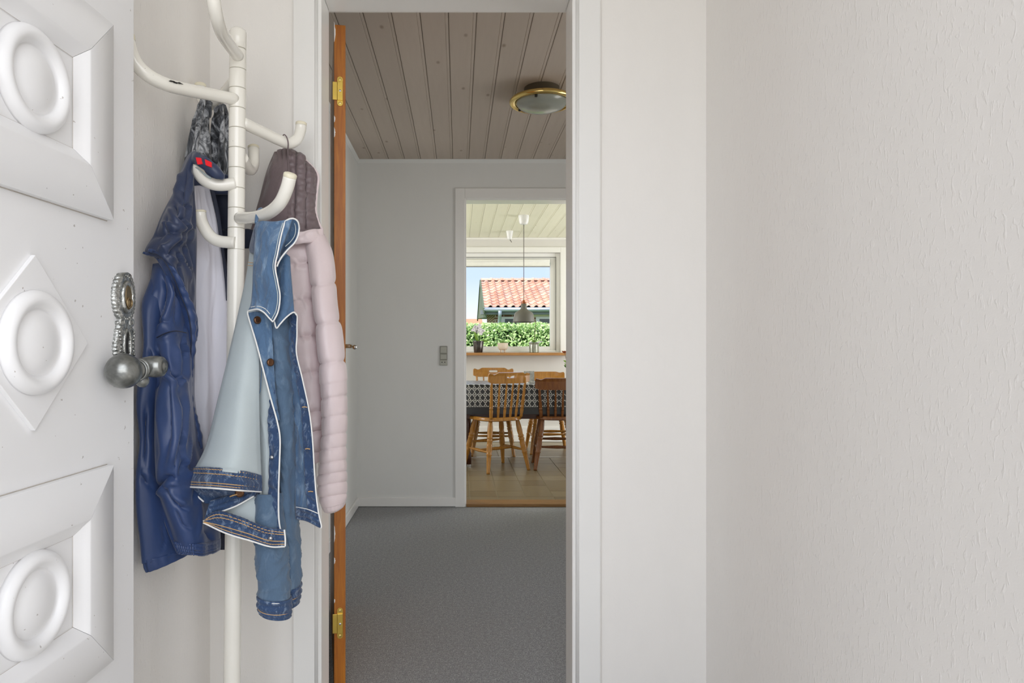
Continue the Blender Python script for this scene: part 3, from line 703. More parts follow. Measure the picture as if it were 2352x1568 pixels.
def folds(lst):
    """lst: (depth, half width in px, polyline of (px, py)); positive = ridge towards the viewer"""
    segs = []
    for fi, (dpt, wd, pl_) in enumerate(lst):
        tot = sum(math.dist(a, b) for a, b in zip(pl_[:-1], pl_[1:])); acc = 0
        for a, b in zip(pl_[:-1], pl_[1:]):
            L_ = math.dist(a, b); segs.append((dpt, wd, a, b, acc / tot, L_ / tot, L_, fi)); acc += L_
    def f(p, u, v):
        x, y = pix(p); best = {}
        for dpt, wd, a, b, t0, dt, L_, key in segs:
            if not (min(a[0], b[0]) - 4 * wd < x < max(a[0], b[0]) + 4 * wd and min(a[1], b[1]) - 4 * wd < y < max(a[1], b[1]) + 4 * wd): continue
            t_ = max(0, min(1, ((x - a[0]) * (b[0] - a[0]) + (y - a[1]) * (b[1] - a[1])) / (L_ * L_)))
            q = math.hypot(x - a[0] - (b[0] - a[0]) * t_, y - a[1] - (b[1] - a[1]) * t_)
            s_ = t0 + dt * t_; env = min(1, 4.5 * min(s_ + .03, 1.03 - s_))
            val = dpt * env * math.exp(-(q / wd) ** 1.6)
            if abs(val) > abs(best.get(key, 0)): best[key] = val
        return sum(best.values())
    return f
# ================================================================== scarf
sf = thing('scarf', 'grey and black tie-dye scarf hanging on the rear hook', 'scarf', tuple(P(470, 620, 1.74)))
def dscarf(seed):
    return lambda p, u, v: .008 * math.sin(u * 15 + 2.2 * v + seed) + .006 * nz(p, (30, 30, 6), seed) + .004 * ridge(p, (50, 50, 7), seed + 3)
sheet('tail', [[(466, 228, 1.725), (472, 226, 1.715), (479, 232, 1.72)], [(452, 258, 1.71), (466, 252, 1.695), (480, 262, 1.72)], [(441, 290, 1.69), (460, 285, 1.685), (479, 285, 1.74)],
              [(432, 330, 1.68), (456, 330, 1.675), (482, 330, 1.735)], [(424, 370, 1.67), (454, 370, 1.67), (485, 370, 1.735)], [(420, 420, 1.67), (450, 430, 1.69), (486, 440, 1.77)]], 30, 70, M['scarf'], sf, dscarf(1), .004)
sheet('tail', [[(497, 246, 1.715), (506, 240, 1.70), (517, 240, 1.705)], [(489, 275, 1.74), (508, 270, 1.735), (526, 272, 1.75)], [(487, 330, 1.755), (508, 330, 1.735), (530, 330, 1.75)],
              [(480, 395, 1.765), (508, 395, 1.75), (534, 395, 1.76)], [(480, 445, 1.785), (508, 445, 1.785), (534, 445, 1.785)]], 30, 70, M['scarf'], sf, dscarf(5), .004)
sheet('knot', [[(466, 246, 1.715), (462, 232, 1.715), (470, 220, 1.745), (478, 220, 1.775)], [(476, 254, 1.715), (474, 240, 1.71), (482, 226, 1.74), (488, 222, 1.77)], [(484, 250, 1.71), (486, 244, 1.705), (490, 232, 1.735), (494, 226, 1.765)]], 16, 12, M['scarf'], sf, None, .004)

# ================================================================== navy windbreaker
wb = thing('windbreaker', 'navy blue hooded windbreaker with white lining hanging on the stand', 'jacket', tuple(P(440, 1300, 1.5)))
def dn(amp, seed, sx=26, sz_=9):
    return lambda p, u, v: amp * (nz(p, (sx * .8, sx * .8, sz_ * .6), seed) + .6 * nz(p, (sx * 1.8, sx * 1.8, sz_ * 1.1), seed + 4))
def diag(amp, seed, k=28, s=1.0):
    return lambda p, u, v: amp * (ridge((p[0] + s * .9 * p[2], p[1], p[2] - s * .3 * p[0]), (k, k, k * .32), seed, 5) + .8 * nz(p, (16, 16, 10), seed + 2) + .3 * nz(p, (60, 60, 40), seed))
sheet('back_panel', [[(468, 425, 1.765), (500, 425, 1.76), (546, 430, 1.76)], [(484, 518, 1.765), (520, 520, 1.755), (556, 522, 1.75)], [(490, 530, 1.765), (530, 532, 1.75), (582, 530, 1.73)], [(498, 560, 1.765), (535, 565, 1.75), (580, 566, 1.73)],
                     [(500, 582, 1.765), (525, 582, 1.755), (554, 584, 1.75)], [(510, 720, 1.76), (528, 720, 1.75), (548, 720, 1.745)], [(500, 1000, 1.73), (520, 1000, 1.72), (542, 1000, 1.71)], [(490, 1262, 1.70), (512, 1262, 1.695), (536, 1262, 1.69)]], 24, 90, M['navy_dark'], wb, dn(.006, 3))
sheet('hood_inside', [[(436, 372, 1.66), (462, 384, 1.675), (500, 398, 1.69), (534, 404, 1.70)], [(436, 405, 1.66), (462, 410, 1.685), (500, 418, 1.71), (534, 420, 1.715)], [(438, 450, 1.69), (462, 450, 1.715), (500, 446, 1.735), (534, 446, 1.74)]], 24, 16, M['navy_hood'], wb, dn(.005, 33, 30, 16))
lin, lg = sheet('lining', [[(438, 428, 1.67), (460, 426, 1.695), (481, 430, 1.71)], [(438, 500, 1.655), (468, 500, 1.69), (496, 500, 1.715)], [(438, 560, 1.64), (472, 560, 1.685), (506, 560, 1.715)], [(436, 650, 1.63), (474, 650, 1.67), (519, 650, 1.71)],
              [(434, 760, 1.62), (476, 760, 1.66), (529, 745, 1.705)], [(430, 880, 1.61), (474, 880, 1.645), (532, 865, 1.695)], [(440, 960, 1.605), (478, 955, 1.635), (526, 945, 1.685)], [(456, 1060, 1.60), (482, 1060, 1.62), (520, 1060, 1.67)]], 44, 90, M['white_jersey'], wb,
              lambda p, u, v: .006 * math.sin(u * 13 + v * 3.5) * min(1, v * 2) + .007 * nz(p, (30, 30, 4), 2) + .004 * ridge(p, (40, 40, 5), 7), .003, label='white jersey lining of the windbreaker')
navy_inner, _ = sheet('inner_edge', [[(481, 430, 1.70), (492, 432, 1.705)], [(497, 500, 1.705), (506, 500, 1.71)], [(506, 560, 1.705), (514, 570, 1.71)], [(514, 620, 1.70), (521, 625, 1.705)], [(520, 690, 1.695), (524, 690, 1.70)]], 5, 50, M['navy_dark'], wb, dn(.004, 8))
sheet('sleeve_back', [[(350, 620, 1.50), (362, 640, 1.49), (372, 660, 1.49)], [(338, 700, 1.475), (352, 700, 1.46), (365, 700, 1.47)], [(333, 760, 1.465), (350, 760, 1.455), (368, 760, 1.465)]], 14, 30, M['navy_nylon'], wb, dn(.006, 12))
_dsl = dn(.006, 21, 22, 7); _fsl = folds([(-.010, 4, [(322, 1095), (338, 1110), (352, 1125)]), (.007, 4, [(325, 1082), (340, 1085), (352, 1100)]), (-.008, 5, [(335, 930), (330, 1000), (328, 1060)]), (.006, 5, [(345, 1000), (342, 1060), (338, 1120)]), (-.008, 4, [(372, 1200), (378, 1240), (370, 1270)]), (-.010, 4, [(342, 800), (352, 840), (358, 870)])])
dsl = lambda p, u, v: _dsl(p, u, v) + (_fsl(p, u, v) if u > .5 else 0)
sleeve('sleeve', [(352, 628, 1.492, 376, 640, 1.485, .006), (343, 670, 1.475, 373, 675, 1.475, .012), (334, 715, 1.455, 372, 715, 1.47, .020), (337, 790, 1.45, 374, 790, 1.47, .022), (332, 850, 1.44, 370, 850, 1.45, .024), (320, 930, 1.425, 366, 930, 1.45, .025), (325, 1010, 1.43, 364, 1010, 1.45, .024),
                  (318, 1100, 1.42, 368, 1100, 1.45, .026), (321, 1180, 1.42, 384, 1175, 1.465, .028), (327, 1250, 1.425, 408, 1240, 1.49, .03), (332, 1290, 1.43, 428, 1262, 1.51, .03)], 56, 130, M['navy_nylon'], wb, dsl)
sleeve('cuff', [(331, 1282, 1.428, 425, 1256, 1.508, .0315), (332, 1300, 1.43, 429, 1266, 1.512, .0315), (337, 1312, 1.434, 432, 1273, 1.515, .030)], 56, 14, M['navy_nylon'], wb, lambda p, u, v: .0018 * math.sin(u * 90) + .004 * nz(p, (22, 22, 8), 21))
_ff = folds([(-.016, 4.5, [(338, 800), (358, 815), (377, 831), (400, 860), (422, 888)]), (.010, 6, [(345, 815), (372, 848), (410, 892)]), (-.012, 4, [(362, 835), (366, 862), (364, 890)]), (.008, 7, [(374, 880), (372, 960), (378, 1040), (366, 1110)]), (-.007, 5, [(388, 870), (392, 950), (388, 1030)]),
    (.010, 8, [(412, 900), (408, 980), (396, 1050), (382, 1085)]), (-.010, 5, [(424, 900), (420, 980), (408, 1050), (396, 1090)]), (-.014, 4, [(358, 1128), (370, 1108), (382, 1094), (406, 1100)]), (.009, 6, [(362, 1140), (374, 1122), (392, 1108), (410, 1110)]), (-.011, 4, [(378, 1112), (388, 1136), (402, 1156), (432, 1172)]),
    (.008, 6, [(388, 1118), (402, 1142), (430, 1160)]), (-.008, 4, [(436, 1000), (430, 1050), (410, 1094)]), (.007, 6, [(448, 1010), (444, 1060), (430, 1110)]), (-.007, 4, [(462, 1060), (448, 1100), (440, 1160)]), (-.006, 3, [(402, 1170), (420, 1205), (438, 1215)]), (.005, 4, [(452, 1130), (456, 1180), (452, 1235)]), (-.006, 3.5, [(462, 1215), (476, 1228), (486, 1244)]),
    (-.010, 5, [(372, 625), (382, 665), (372, 710), (356, 750)]), (.010, 6, [(382, 630), (394, 675), (384, 720), (366, 762)]), (-.008, 4, [(404, 650), (408, 700), (404, 745)]), (.006, 4, [(362, 660), (356, 700), (350, 750)]), (-.007, 3.5, [(340, 770), (362, 742), (392, 736)]), (.007, 5, [(372, 782), (388, 770), (410, 768)]), (-.006, 3, [(364, 790), (366, 820), (360, 846)]), (-.008, 4, [(418, 780), (426, 830), (424, 880)]), (.008, 6, [(405, 790), (412, 830), (410, 870)])])
_fn = dn(.006, 31, 20, 6)
ffront = lambda p, u, v: _ff(p, u, v) + _fn(p, u, v)
fp, fg = sheet('front_panel', [[(352, 606, 1.49), (372, 604, 1.478), (392, 612, 1.475), (408, 625, 1.485), (424, 645, 1.51)], [(344, 670, 1.48), (364, 668, 1.466), (390, 672, 1.465), (412, 684, 1.49), (436, 700, 1.535)],
                    [(336, 728, 1.468), (358, 728, 1.46), (388, 728, 1.455), (415, 734, 1.49), (442, 742, 1.55)], [(336, 782, 1.462), (358, 782, 1.448), (390, 780, 1.44), (420, 784, 1.48), (447, 790, 1.56)],
                    [(342, 850, 1.46), (362, 850, 1.436), (392, 850, 1.418), (422, 850, 1.47), (446, 850, 1.565)], [(354, 920, 1.45), (366, 920, 1.42), (396, 920, 1.40), (424, 920, 1.46), (447, 925, 1.56)],
                    [(354, 1030, 1.445), (366, 1030, 1.41), (402, 1030, 1.395), (434, 1030, 1.46), (466, 1030, 1.565)], [(357, 1110, 1.45), (372, 1110, 1.415), (410, 1110, 1.41), (446, 1110, 1.47), (484, 1105, 1.565)],
                    [(370, 1170, 1.45), (390, 1175, 1.42), (425, 1180, 1.425), (460, 1180, 1.48), (500, 1180, 1.565)], [(386, 1220, 1.455), (406, 1228, 1.435), (438, 1232, 1.44), (470, 1230, 1.49), (505, 1225, 1.565)],
                    [(398, 1250, 1.46), (418, 1256, 1.445), (445, 1258, 1.45), (475, 1256, 1.495), (505, 1245, 1.565)]], 64, 150, M['navy_nylon'], wb,
             ffront, fade=(.06, .02))
hm, hg_ = sheet('hem', [[(396, 1240, 1.455), (416, 1246, 1.44), (445, 1248, 1.444), (475, 1247, 1.488), (505, 1236, 1.56)], [(402, 1256, 1.455), (420, 1262, 1.44), (445, 1264, 1.444), (475, 1264, 1.488), (505, 1252, 1.56)], [(407, 1267, 1.46), (424, 1273, 1.445), (446, 1274, 1.45), (476, 1274, 1.49), (504, 1262, 1.562)]], 70, 14, M['navy_nylon'], wb,
             lambda p, u, v: .0022 * math.sin(u * 120) * (1 if u < .5 else .15) + .0012 * math.sin(v * 22) + .006 * nz(p, (30, 30, 12), 4), .005)
# yoke seam and pocket seam lines
def seam(parent, pts, r, mat, name='seam', n=40):
    return obj(name, MB().tube(path(pts, n), r, 8), M[mat], parent, smooth=True)
seam(fp, [(360, 775, 1.433), (378, 766, 1.428), (402, 760, 1.428), (428, 764, 1.478)], .0014, 'navy_dark')
_fh = folds([(-.012, 4, [(396, 462), (410, 492), (430, 528)]), (.012, 6, [(388, 478), (402, 506), (424, 534)]), (-.010, 4, [(426, 540), (402, 568), (380, 590)]), (.011, 6, [(414, 540), (390, 562), (362, 578)]), (-.010, 4, [(432, 470), (430, 505), (426, 538)]), (.009, 5, [(442, 480), (440, 520), (436, 560)]),
    (-.010, 4.5, [(356, 545), (382, 530), (410, 536)]), (.009, 5, [(372, 512), (392, 518), (412, 530)]), (-.009, 4, [(428, 545), (438, 580), (446, 620)]), (.008, 5, [(420, 560), (428, 590), (438, 622)]), (-.008, 4, [(404, 575), (418, 600), (436, 650)]), (.009, 5, [(420, 395), (416, 420), (402, 450)]), (-.009, 4, [(430, 390), (428, 415), (420, 440), (428, 470)]),
    (.007, 4, [(438, 395), (436, 420), (438, 450)]), (-.006, 3.5, [(402, 455), (420, 470), (438, 476)]), (.006, 4, [(372, 560), (392, 590), (412, 605)]), (-.005, 3, [(386, 500), (380, 530), (366, 552)])])
_fhn = dn(.005, 6, 26, 16)
fhood = lambda p, u, v: _fh(p, u, v) + _fhn(p, u, v)
hood, hgr = sheet('hood', [[(437, 353, 1.61), (442, 349, 1.595), (448, 348, 1.59), (454, 351, 1.59), (458, 354, 1.60)], [(421, 380, 1.595), (427, 376, 1.575), (434, 376, 1.57), (441, 380, 1.575), (445, 386, 1.59)],
                    [(407, 424, 1.57), (415, 424, 1.545), (426, 426, 1.535), (437, 428, 1.55), (445, 432, 1.585)], [(398, 445, 1.555), (408, 448, 1.53), (424, 450, 1.52), (437, 450, 1.54), (446, 452, 1.58)],
                    [(372, 495, 1.505), (386, 496, 1.48), (410, 498, 1.48), (432, 494, 1.525), (449, 490, 1.575)], [(354, 540, 1.478), (372, 544, 1.455), (400, 548, 1.455), (428, 546, 1.515), (451, 545, 1.57)],
                    [(334, 578, 1.45), (358, 584, 1.44), (392, 594, 1.445), (424, 600, 1.51), (450, 605, 1.57)], [(362, 592, 1.46), (384, 604, 1.45), (408, 624, 1.46), (430, 640, 1.515), (449, 655, 1.57)],
                    [(388, 632, 1.475), (402, 642, 1.466), (420, 658, 1.48), (436, 680, 1.525), (449, 700, 1.573)], [(404, 668, 1.49), (416, 678, 1.485), (428, 695, 1.50), (440, 715, 1.535), (449, 735, 1.575)]], 56, 130, M['navy_hood'], wb,
             fhood, fade=(.07, .03))
pk, pg = sheet('placket', [[(330, 576, 1.446), (336, 577, 1.444), (343, 578, 1.442)], [(360, 590, 1.455), (372, 586, 1.448), (384, 590, 1.444)], [(385, 628, 1.47), (398, 622, 1.46), (410, 626, 1.462)], [(404, 668, 1.487), (418, 668, 1.48), (430, 676, 1.49)], [(422, 712, 1.505), (435, 715, 1.50), (446, 724, 1.52)], [(432, 760, 1.52), (441, 762, 1.512), (449, 768, 1.53)],
                    [(433, 810, 1.53), (441, 812, 1.525), (447, 815, 1.545)], [(427, 860, 1.53), (437, 862, 1.53), (444, 862, 1.555)], [(427, 905, 1.53), (436, 905, 1.53), (443, 900, 1.555)], [(436, 950, 1.535), (444, 946, 1.535), (450, 938, 1.56)], [(447, 985, 1.54), (454, 982, 1.545), (457, 975, 1.565)], [(457, 1030, 1.55), (461, 1028, 1.555), (464, 1022, 1.57)]], 14, 170, M['navy_nylon'], wb,
             lambda p, u, v: .003 * nz(p, (50, 50, 30), 17) + .0016 * math.sin(v * 120 + 3 * nz(p, (20, 20, 20), 2)) * (.2 + u), .005, off=.004)
seam(pk, [(341, 579, 1.434), (371, 592, 1.438), (396, 632, 1.448), (414, 676, 1.468), (432, 722, 1.488), (439, 770, 1.50), (437, 830, 1.515), (433, 900, 1.52), (446, 965, 1.53), (459, 1025, 1.545)], .0012, 'navy_dark', 'zip_seam', 90)
fl, fgr = sheet('hanger_flap', [[(443, 350, 1.59), (452, 350, 1.575), (462, 356, 1.565), (478, 362, 1.562), (496, 378, 1.565), (506, 390, 1.575), (514, 400, 1.59)], [(440, 365, 1.585), (451, 364, 1.565), (464, 370, 1.558), (480, 378, 1.556), (495, 392, 1.56), (506, 402, 1.57), (514, 408, 1.585)],
                    [(440, 380, 1.585), (448, 376, 1.57), (462, 384, 1.56), (478, 396, 1.558), (492, 408, 1.562), (503, 410, 1.572), (511, 410, 1.585)]], 40, 20, M['navy_hood'], wb, lambda p, u, v: .004 * nz(p, (40, 40, 40), 5) + .005 * math.sin(v * 3) , .004)
for q in ([(449, 361), (461, 362), (465, 376), (453, 377)], [(470, 365), (485, 372), (485, 384), (472, 379)]):
    i_ = []
    for (a, b) in q: i_.append(P(a, b, 1.5455))
    mb = MB(); mb.add(i_ + [x + Vector((0, .006, 0)) for x in i_], [(0, 1, 2, 3), (7, 6, 5, 4), (0, 4, 5, 1), (1, 5, 6, 2), (2, 6, 7, 3), (3, 7, 4, 0)])
    obj('red_patch', mb, M['red_patch'], fl, bevel=.0006, label='small red square patch')
sheet('loop_lining', [[(449, 384, 1.575), (470, 398, 1.572), (486, 408, 1.574)], [(456, 388, 1.578), (472, 404, 1.576), (484, 411, 1.577)]], 16, 6, M['denim_inside'], wb, None, .002)

# ================================================================== pink quilted jacket
pj = thing('quilted_jacket', 'pale pink quilted jacket with mauve hood lining hanging beside the oak door', 'jacket', tuple(P(720, 1175, 1.75)))
PO = .08
def o_(rows, k=PO): return [[(a, b, c + k) for a, b, c in r] for r in rows]
VS = [(632, 345, 603, 480), (656, 345, 640, 540), (676, 352, 668, 540), (701, 362, 704, 530)]
def dhood(p, u, v):
    x, y = pix(p); d = .007 * nz(p, (30, 30, 16), 3)
    for sx_ in ((681, 352, 676, 530), (702, 365, 705, 530)):
        t_ = (y - sx_[1]) / (sx_[3] - sx_[1]); xx = sx_[0] + (sx_[2] - sx_[0]) * t_; d -= .010 * math.exp(-((x - xx) / 3.2) ** 2)
    if x > 665: d += .0055 * ridge(p, (34, 34, 62), 8, 3) + .004 * nz(p, (60, 60, 80), 5)
    if x < 668 and y < 400: d += .006 * math.sin(x * .55) * math.exp(-((y - 345) / 22) ** 2)
    return d
hi, hig = sheet('hood_lining', o_([[(632, 350, 1.745), (645, 344, 1.73), (662, 342, 1.72), (678, 348, 1.725), (692, 358, 1.745)], [(620, 378, 1.74), (640, 372, 1.71), (664, 368, 1.70), (690, 368, 1.705), (716, 382, 1.735)], [(611, 405, 1.735), (634, 402, 1.70), (662, 400, 1.685), (696, 396, 1.69), (729, 402, 1.73)],
                            [(600, 448, 1.73), (628, 448, 1.69), (660, 445, 1.675), (696, 442, 1.675), (728, 442, 1.725)], [(588, 490, 1.72), (620, 492, 1.69), (658, 492, 1.67), (696, 488, 1.665), (725, 482, 1.715)], [(576, 534, 1.71), (612, 538, 1.69), (656, 540, 1.67), (698, 532, 1.66), (738, 524, 1.705)]]), 76, 90, M['mauve_lining'], pj, dhood, .006, label='grey mauve lining of the hood')
obj('hood_edge', MB().tube(path([(692, 358, 1.822), (717, 383, 1.81), (731, 405, 1.805), (728, 440, 1.80), (725, 480, 1.79), (730, 505, 1.785), (739, 526, 1.78)], 50), .0032, 10), M['pink_quilt'], hi, smooth=True)
sheet('hood_band', o_([[(640, 546, 1.675), (665, 541, 1.662), (692, 533, 1.652), (718, 528, 1.66), (741, 524, 1.69)], [(640, 556, 1.67), (665, 553, 1.658), (692, 546, 1.647), (718, 541, 1.655), (742, 538, 1.688)], [(640, 566, 1.67), (665, 563, 1.66), (692, 558, 1.65), (718, 555, 1.658), (742, 552, 1.69)]]), 40, 14, M['pink_quilt'], pj, lambda p, u, v: .003 * nz(p, (60, 60, 60), 3) + .003 * ridge(p, (50, 50, 60), 4), .006)
sheet('hood_corner', o_([[(572, 528, 1.70), (579, 532, 1.685), (586, 538, 1.68)], [(575, 540, 1.695), (581, 544, 1.68), (588, 548, 1.675)], [(580, 549, 1.69), (584, 552, 1.68), (589, 555, 1.675)]]), 8, 8, M['pink_quilt'], pj, None, .005)
obj('hanger_cord', MB().tube(path([(648, 314, 1.742), (653, 309, 1.73), (659, 316, 1.722), (662, 330, 1.722), (661, 350, 1.735), (663, 380, 1.755), (665, 420, 1.75)], 40), .0016, 8), M['mauve_lining'], pj, smooth=True)
QB = [606, 690, 774, 858, 948, 992, 1040]
def dbody(p, u, v):
    x, y = pix(p); y -= (x - 690) * -.12
    dm = min(abs(y - q) for q in QB)
    return .012 * (1 - math.exp(-(dm / 7.0) ** 1.1)) + .003 * nz(p, (18, 18, 40), 3) + .003 * ridge(p, (60, 60, 22), 5) * math.exp(-(dm / 18) ** 2) * 2
sheet('body', o_([[(630, 545, 1.74), (655, 545, 1.70), (685, 545, 1.69), (706, 545, 1.70), (720, 545, 1.73)], [(632, 690, 1.74), (660, 690, 1.69), (690, 690, 1.68), (712, 690, 1.69), (728, 690, 1.73)], [(645, 800, 1.73), (670, 800, 1.68), (698, 800, 1.67), (722, 800, 1.685), (737, 800, 1.725)],
                   [(660, 930, 1.73), (684, 930, 1.68), (710, 930, 1.67), (730, 930, 1.68), (743, 930, 1.72)], [(680, 1010, 1.73), (698, 1010, 1.69), (716, 1010, 1.675), (732, 1010, 1.685), (744, 1010, 1.72)], [(690, 1072, 1.73), (702, 1070, 1.70), (715, 1068, 1.69), (726, 1062, 1.695), (736, 1055, 1.72)]]), 60, 190, M['pink_quilt'], pj, dbody, .006)
QS = [652, 742, 834, 915, 958, 1000, 1032, 1062, 1088, 1112, 1140]
def dsleeve(p, u, v):
    x, y = pix(p); y += (x - 750) * .16
    dm = min(abs(y - q) for q in QS); k = 11 if y < 880 else 7
    k *= .5
    return (.0065 if y < 880 else .0045) * (1 - math.exp(-(dm / k) ** 1.0)) - .003 + .0025 * nz(p, (16, 16, 14), 9) + .0022 * nz(p, (70, 70, 30), 6) * math.exp(-(dm / 14) ** 2)
sleeve('sleeve', [(704, 548, 1.775, 741, 540, 1.78, .030), (714, 610, 1.76, 760, 590, 1.77, .036), (723, 690, 1.745, 769, 680, 1.76, .04), (732, 770, 1.735, 780, 760, 1.75, .042), (738, 850, 1.73, 790, 840, 1.74, .042), (741, 930, 1.725, 793, 925, 1.735, .042), (741, 1000, 1.725, 794, 1000, 1.735, .042),
                  (738, 1060, 1.72, 792, 1060, 1.73, .042), (733, 1100, 1.72, 793, 1100, 1.73, .042), (735, 1140, 1.72, 794, 1135, 1.73, .040), (742, 1160, 1.72, 791, 1150, 1.73, .036)], 60, 260, M['pink_quilt'], pj, dsleeve, .004)
sleeve('cuff', [(738, 1148, 1.722, 792, 1138, 1.732, .037), (741, 1162, 1.722, 791, 1152, 1.732, .036), (747, 1172, 1.724, 788, 1162, 1.732, .032), (757, 1175, 1.726, 778, 1170, 1.73, .018)], 48, 14, M['pink_quilt'], pj, lambda p, u, v: .0012 * math.sin(u * 110))

# ================================================================== denim jacket
dj = thing('denim_jacket', 'faded blue denim jacket with white piping hanging on the front hook', 'jacket', tuple(P(600, 1420, 1.5)))
dd = lambda amp, seed, sx=30, sz_=14: (lambda p, u, v: amp * (nz(p, (sx, sx, sz_), seed) + .6 * (ridge(p, (sx * 1.3, sx * 1.3, sz_ * 1.2), seed + 3, 4) - .3)))
# sleeves behind
sleeve('sleeve', [(616, 728, 1.545, 668, 728, 1.55, .028), (622, 800, 1.545, 668, 800, 1.55, .03), (628, 870, 1.545, 670, 870, 1.55, .03), (636, 950, 1.545, 675, 950, 1.55, .03), (640, 1050, 1.545, 680, 1050, 1.55, .03), (644, 1150, 1.545, 682, 1150, 1.55, .03),
                  (650, 1250, 1.545, 686, 1250, 1.55, .028), (658, 1330, 1.545, 689, 1325, 1.55, .026), (661, 1350, 1.545, 689, 1346, 1.55, .026)], 48, 160, M['denim_sleeve'], dj, lambda p, u, v: .006 * nz(p, (26, 26, 8), 4) + .005 * (ridge((p[0] + .4 * p[2], p[1], p[2]), (40, 40, 22), 6, 4) - .3))
def cuff(st, seed, lines):
    c = sleeve('cuff', st, 48, 20, M['denim_dark'], dj, lambda p, u, v: .002 * nz(p, (40, 40, 90), seed) + .0014 * math.sin(v * 20), .004)
    for f_ in lines:
        k = f_ * (len(st) - 1); i = min(int(k), len(st) - 2); t_ = k - i; s_ = [a * (1 - t_) + b * t_ for a, b in zip(st[i], st[i + 1])]
        L_, R_ = P(*s_[0:3]), P(*s_[3:6]); ce = (L_ + R_) / 2; a_ = (R_ - L_) / 2
        ring = [ce + a_ * (1.03 * math.cos(h)) + Vector((0, (s_[6] + .0022) * math.sin(h), 0)) for h in np.linspace(0, 2 * PI, 49)[:-1]]
        obj('stitching', MB().tube(ring, .0013 if f_ == lines[0] else .0008, 6, True), M['piping'] if f_ == lines[0] else M['thread'], c, smooth=True)
cuff([(662, 1347, 1.545, 690, 1342, 1.55, .027), (663, 1370, 1.545, 689, 1364, 1.55, .027), (665, 1391, 1.545, 684, 1386, 1.55, .022)], 3, (.06, .35, .5))
sleeve('sleeve', [(588, 1130, 1.50, 646, 1130, 1.515, .026), (587, 1200, 1.495, 652, 1200, 1.51, .028), (588, 1260, 1.49, 658, 1260, 1.505, .03), (591, 1315, 1.49, 662, 1315, 1.505, .03), (595, 1370, 1.49, 666, 1372, 1.505, .03)], 52, 90, M['denim_sleeve'], dj, lambda p, u, v: .004 * nz(p, (26, 26, 10), 14) + .004 * (ridge((p[0] - .4 * p[2], p[1], p[2]), (30, 30, 28), 16, 5) - .3))
cuff([(593, 1366, 1.49, 668, 1372, 1.505, .031), (594, 1390, 1.49, 668, 1398, 1.505, .031), (599, 1406, 1.49, 667, 1417, 1.505, .029)], 8, (.06, .4, .62))
# right front
rf, rg = sheet('front_panel', [[(655, 712, 1.545), (668, 714, 1.535), (682, 724, 1.53)], [(660, 770, 1.55), (671, 770, 1.54), (681, 770, 1.53)], [(664, 815, 1.55), (673, 815, 1.54), (680, 812, 1.53)], [(667, 870, 1.55), (680, 870, 1.535), (693, 868, 1.525)], [(670, 940, 1.55), (689, 940, 1.53), (708, 938, 1.52)],
                    [(674, 1000, 1.55), (695, 1000, 1.525), (716, 1000, 1.515)], [(678, 1080, 1.545), (699, 1080, 1.52), (721, 1080, 1.51)], [(679, 1130, 1.54), (703, 1132, 1.515), (725, 1135, 1.505)], [(680, 1166, 1.535), (706, 1172, 1.51), (730, 1180, 1.50)]], 30, 120, M['denim_mid'], dj, dd(.006, 22))
pl, plg = sheet('buttonhole_placket', [[(668, 722, 1.525), (682, 724, 1.522)], [(670, 770, 1.53), (681, 770, 1.522)], [(671, 812, 1.53), (680, 812, 1.522)], [(681, 868, 1.525), (693, 868, 1.517)], [(692, 938, 1.52), (708, 938, 1.512)], [(696, 1000, 1.515), (716, 1000, 1.507)], [(700, 1080, 1.51), (721, 1080, 1.502)], [(703, 1130, 1.505), (725, 1135, 1.497)], [(708, 1168, 1.50), (730, 1180, 1.492)]], 12, 140, M['denim_dark'], dj,
             lambda p, u, v: .0022 * math.sin(v * 95 + 4 * nz(p, (20, 20, 20), 3)) + .003 * nz(p, (50, 50, 50), 8), .004)
def pipe(parent, pts, r=.0015, mat='piping', name='piping', n=60): return obj(name, MB().tube(path(pts, n), r, 8), M[mat], parent, smooth=True)
pipe(pl, [(674, 716, 1.52), (682, 724, 1.516), (682, 745, 1.516), (682, 770, 1.516), (681, 812, 1.516), (694, 868, 1.511), (709, 938, 1.506), (717, 1000, 1.501), (722, 1080, 1.496), (726, 1135, 1.491), (732, 1180, 1.486), (738, 1206, 1.484), (737, 1213, 1.484)])
for py, px in ((934, 699), (1030, 706), (1128, 713)):
    seam(pl, [(px - 5, py + 1, 1.499), (px, py, 1.497), (px + 6, py + 1, 1.494)], .0011, 'thread', 'buttonhole', 8)
sheet('hem', [[(680, 1164, 1.53), (706, 1170, 1.505), (731, 1180, 1.495)], [(680, 1177, 1.528), (708, 1183, 1.502), (735, 1196, 1.49)], [(680, 1190, 1.53), (708, 1197, 1.505), (738, 1212, 1.494)]], 30, 16, M['denim_dark'], dj, lambda p, u, v: .0025 * math.sin(v * 14) + .002 * nz(p, (40, 40, 40), 3), .004)
pipe(rf, [(680, 1164, 1.527), (706, 1169, 1.50), (731, 1179, 1.49)], .0011)
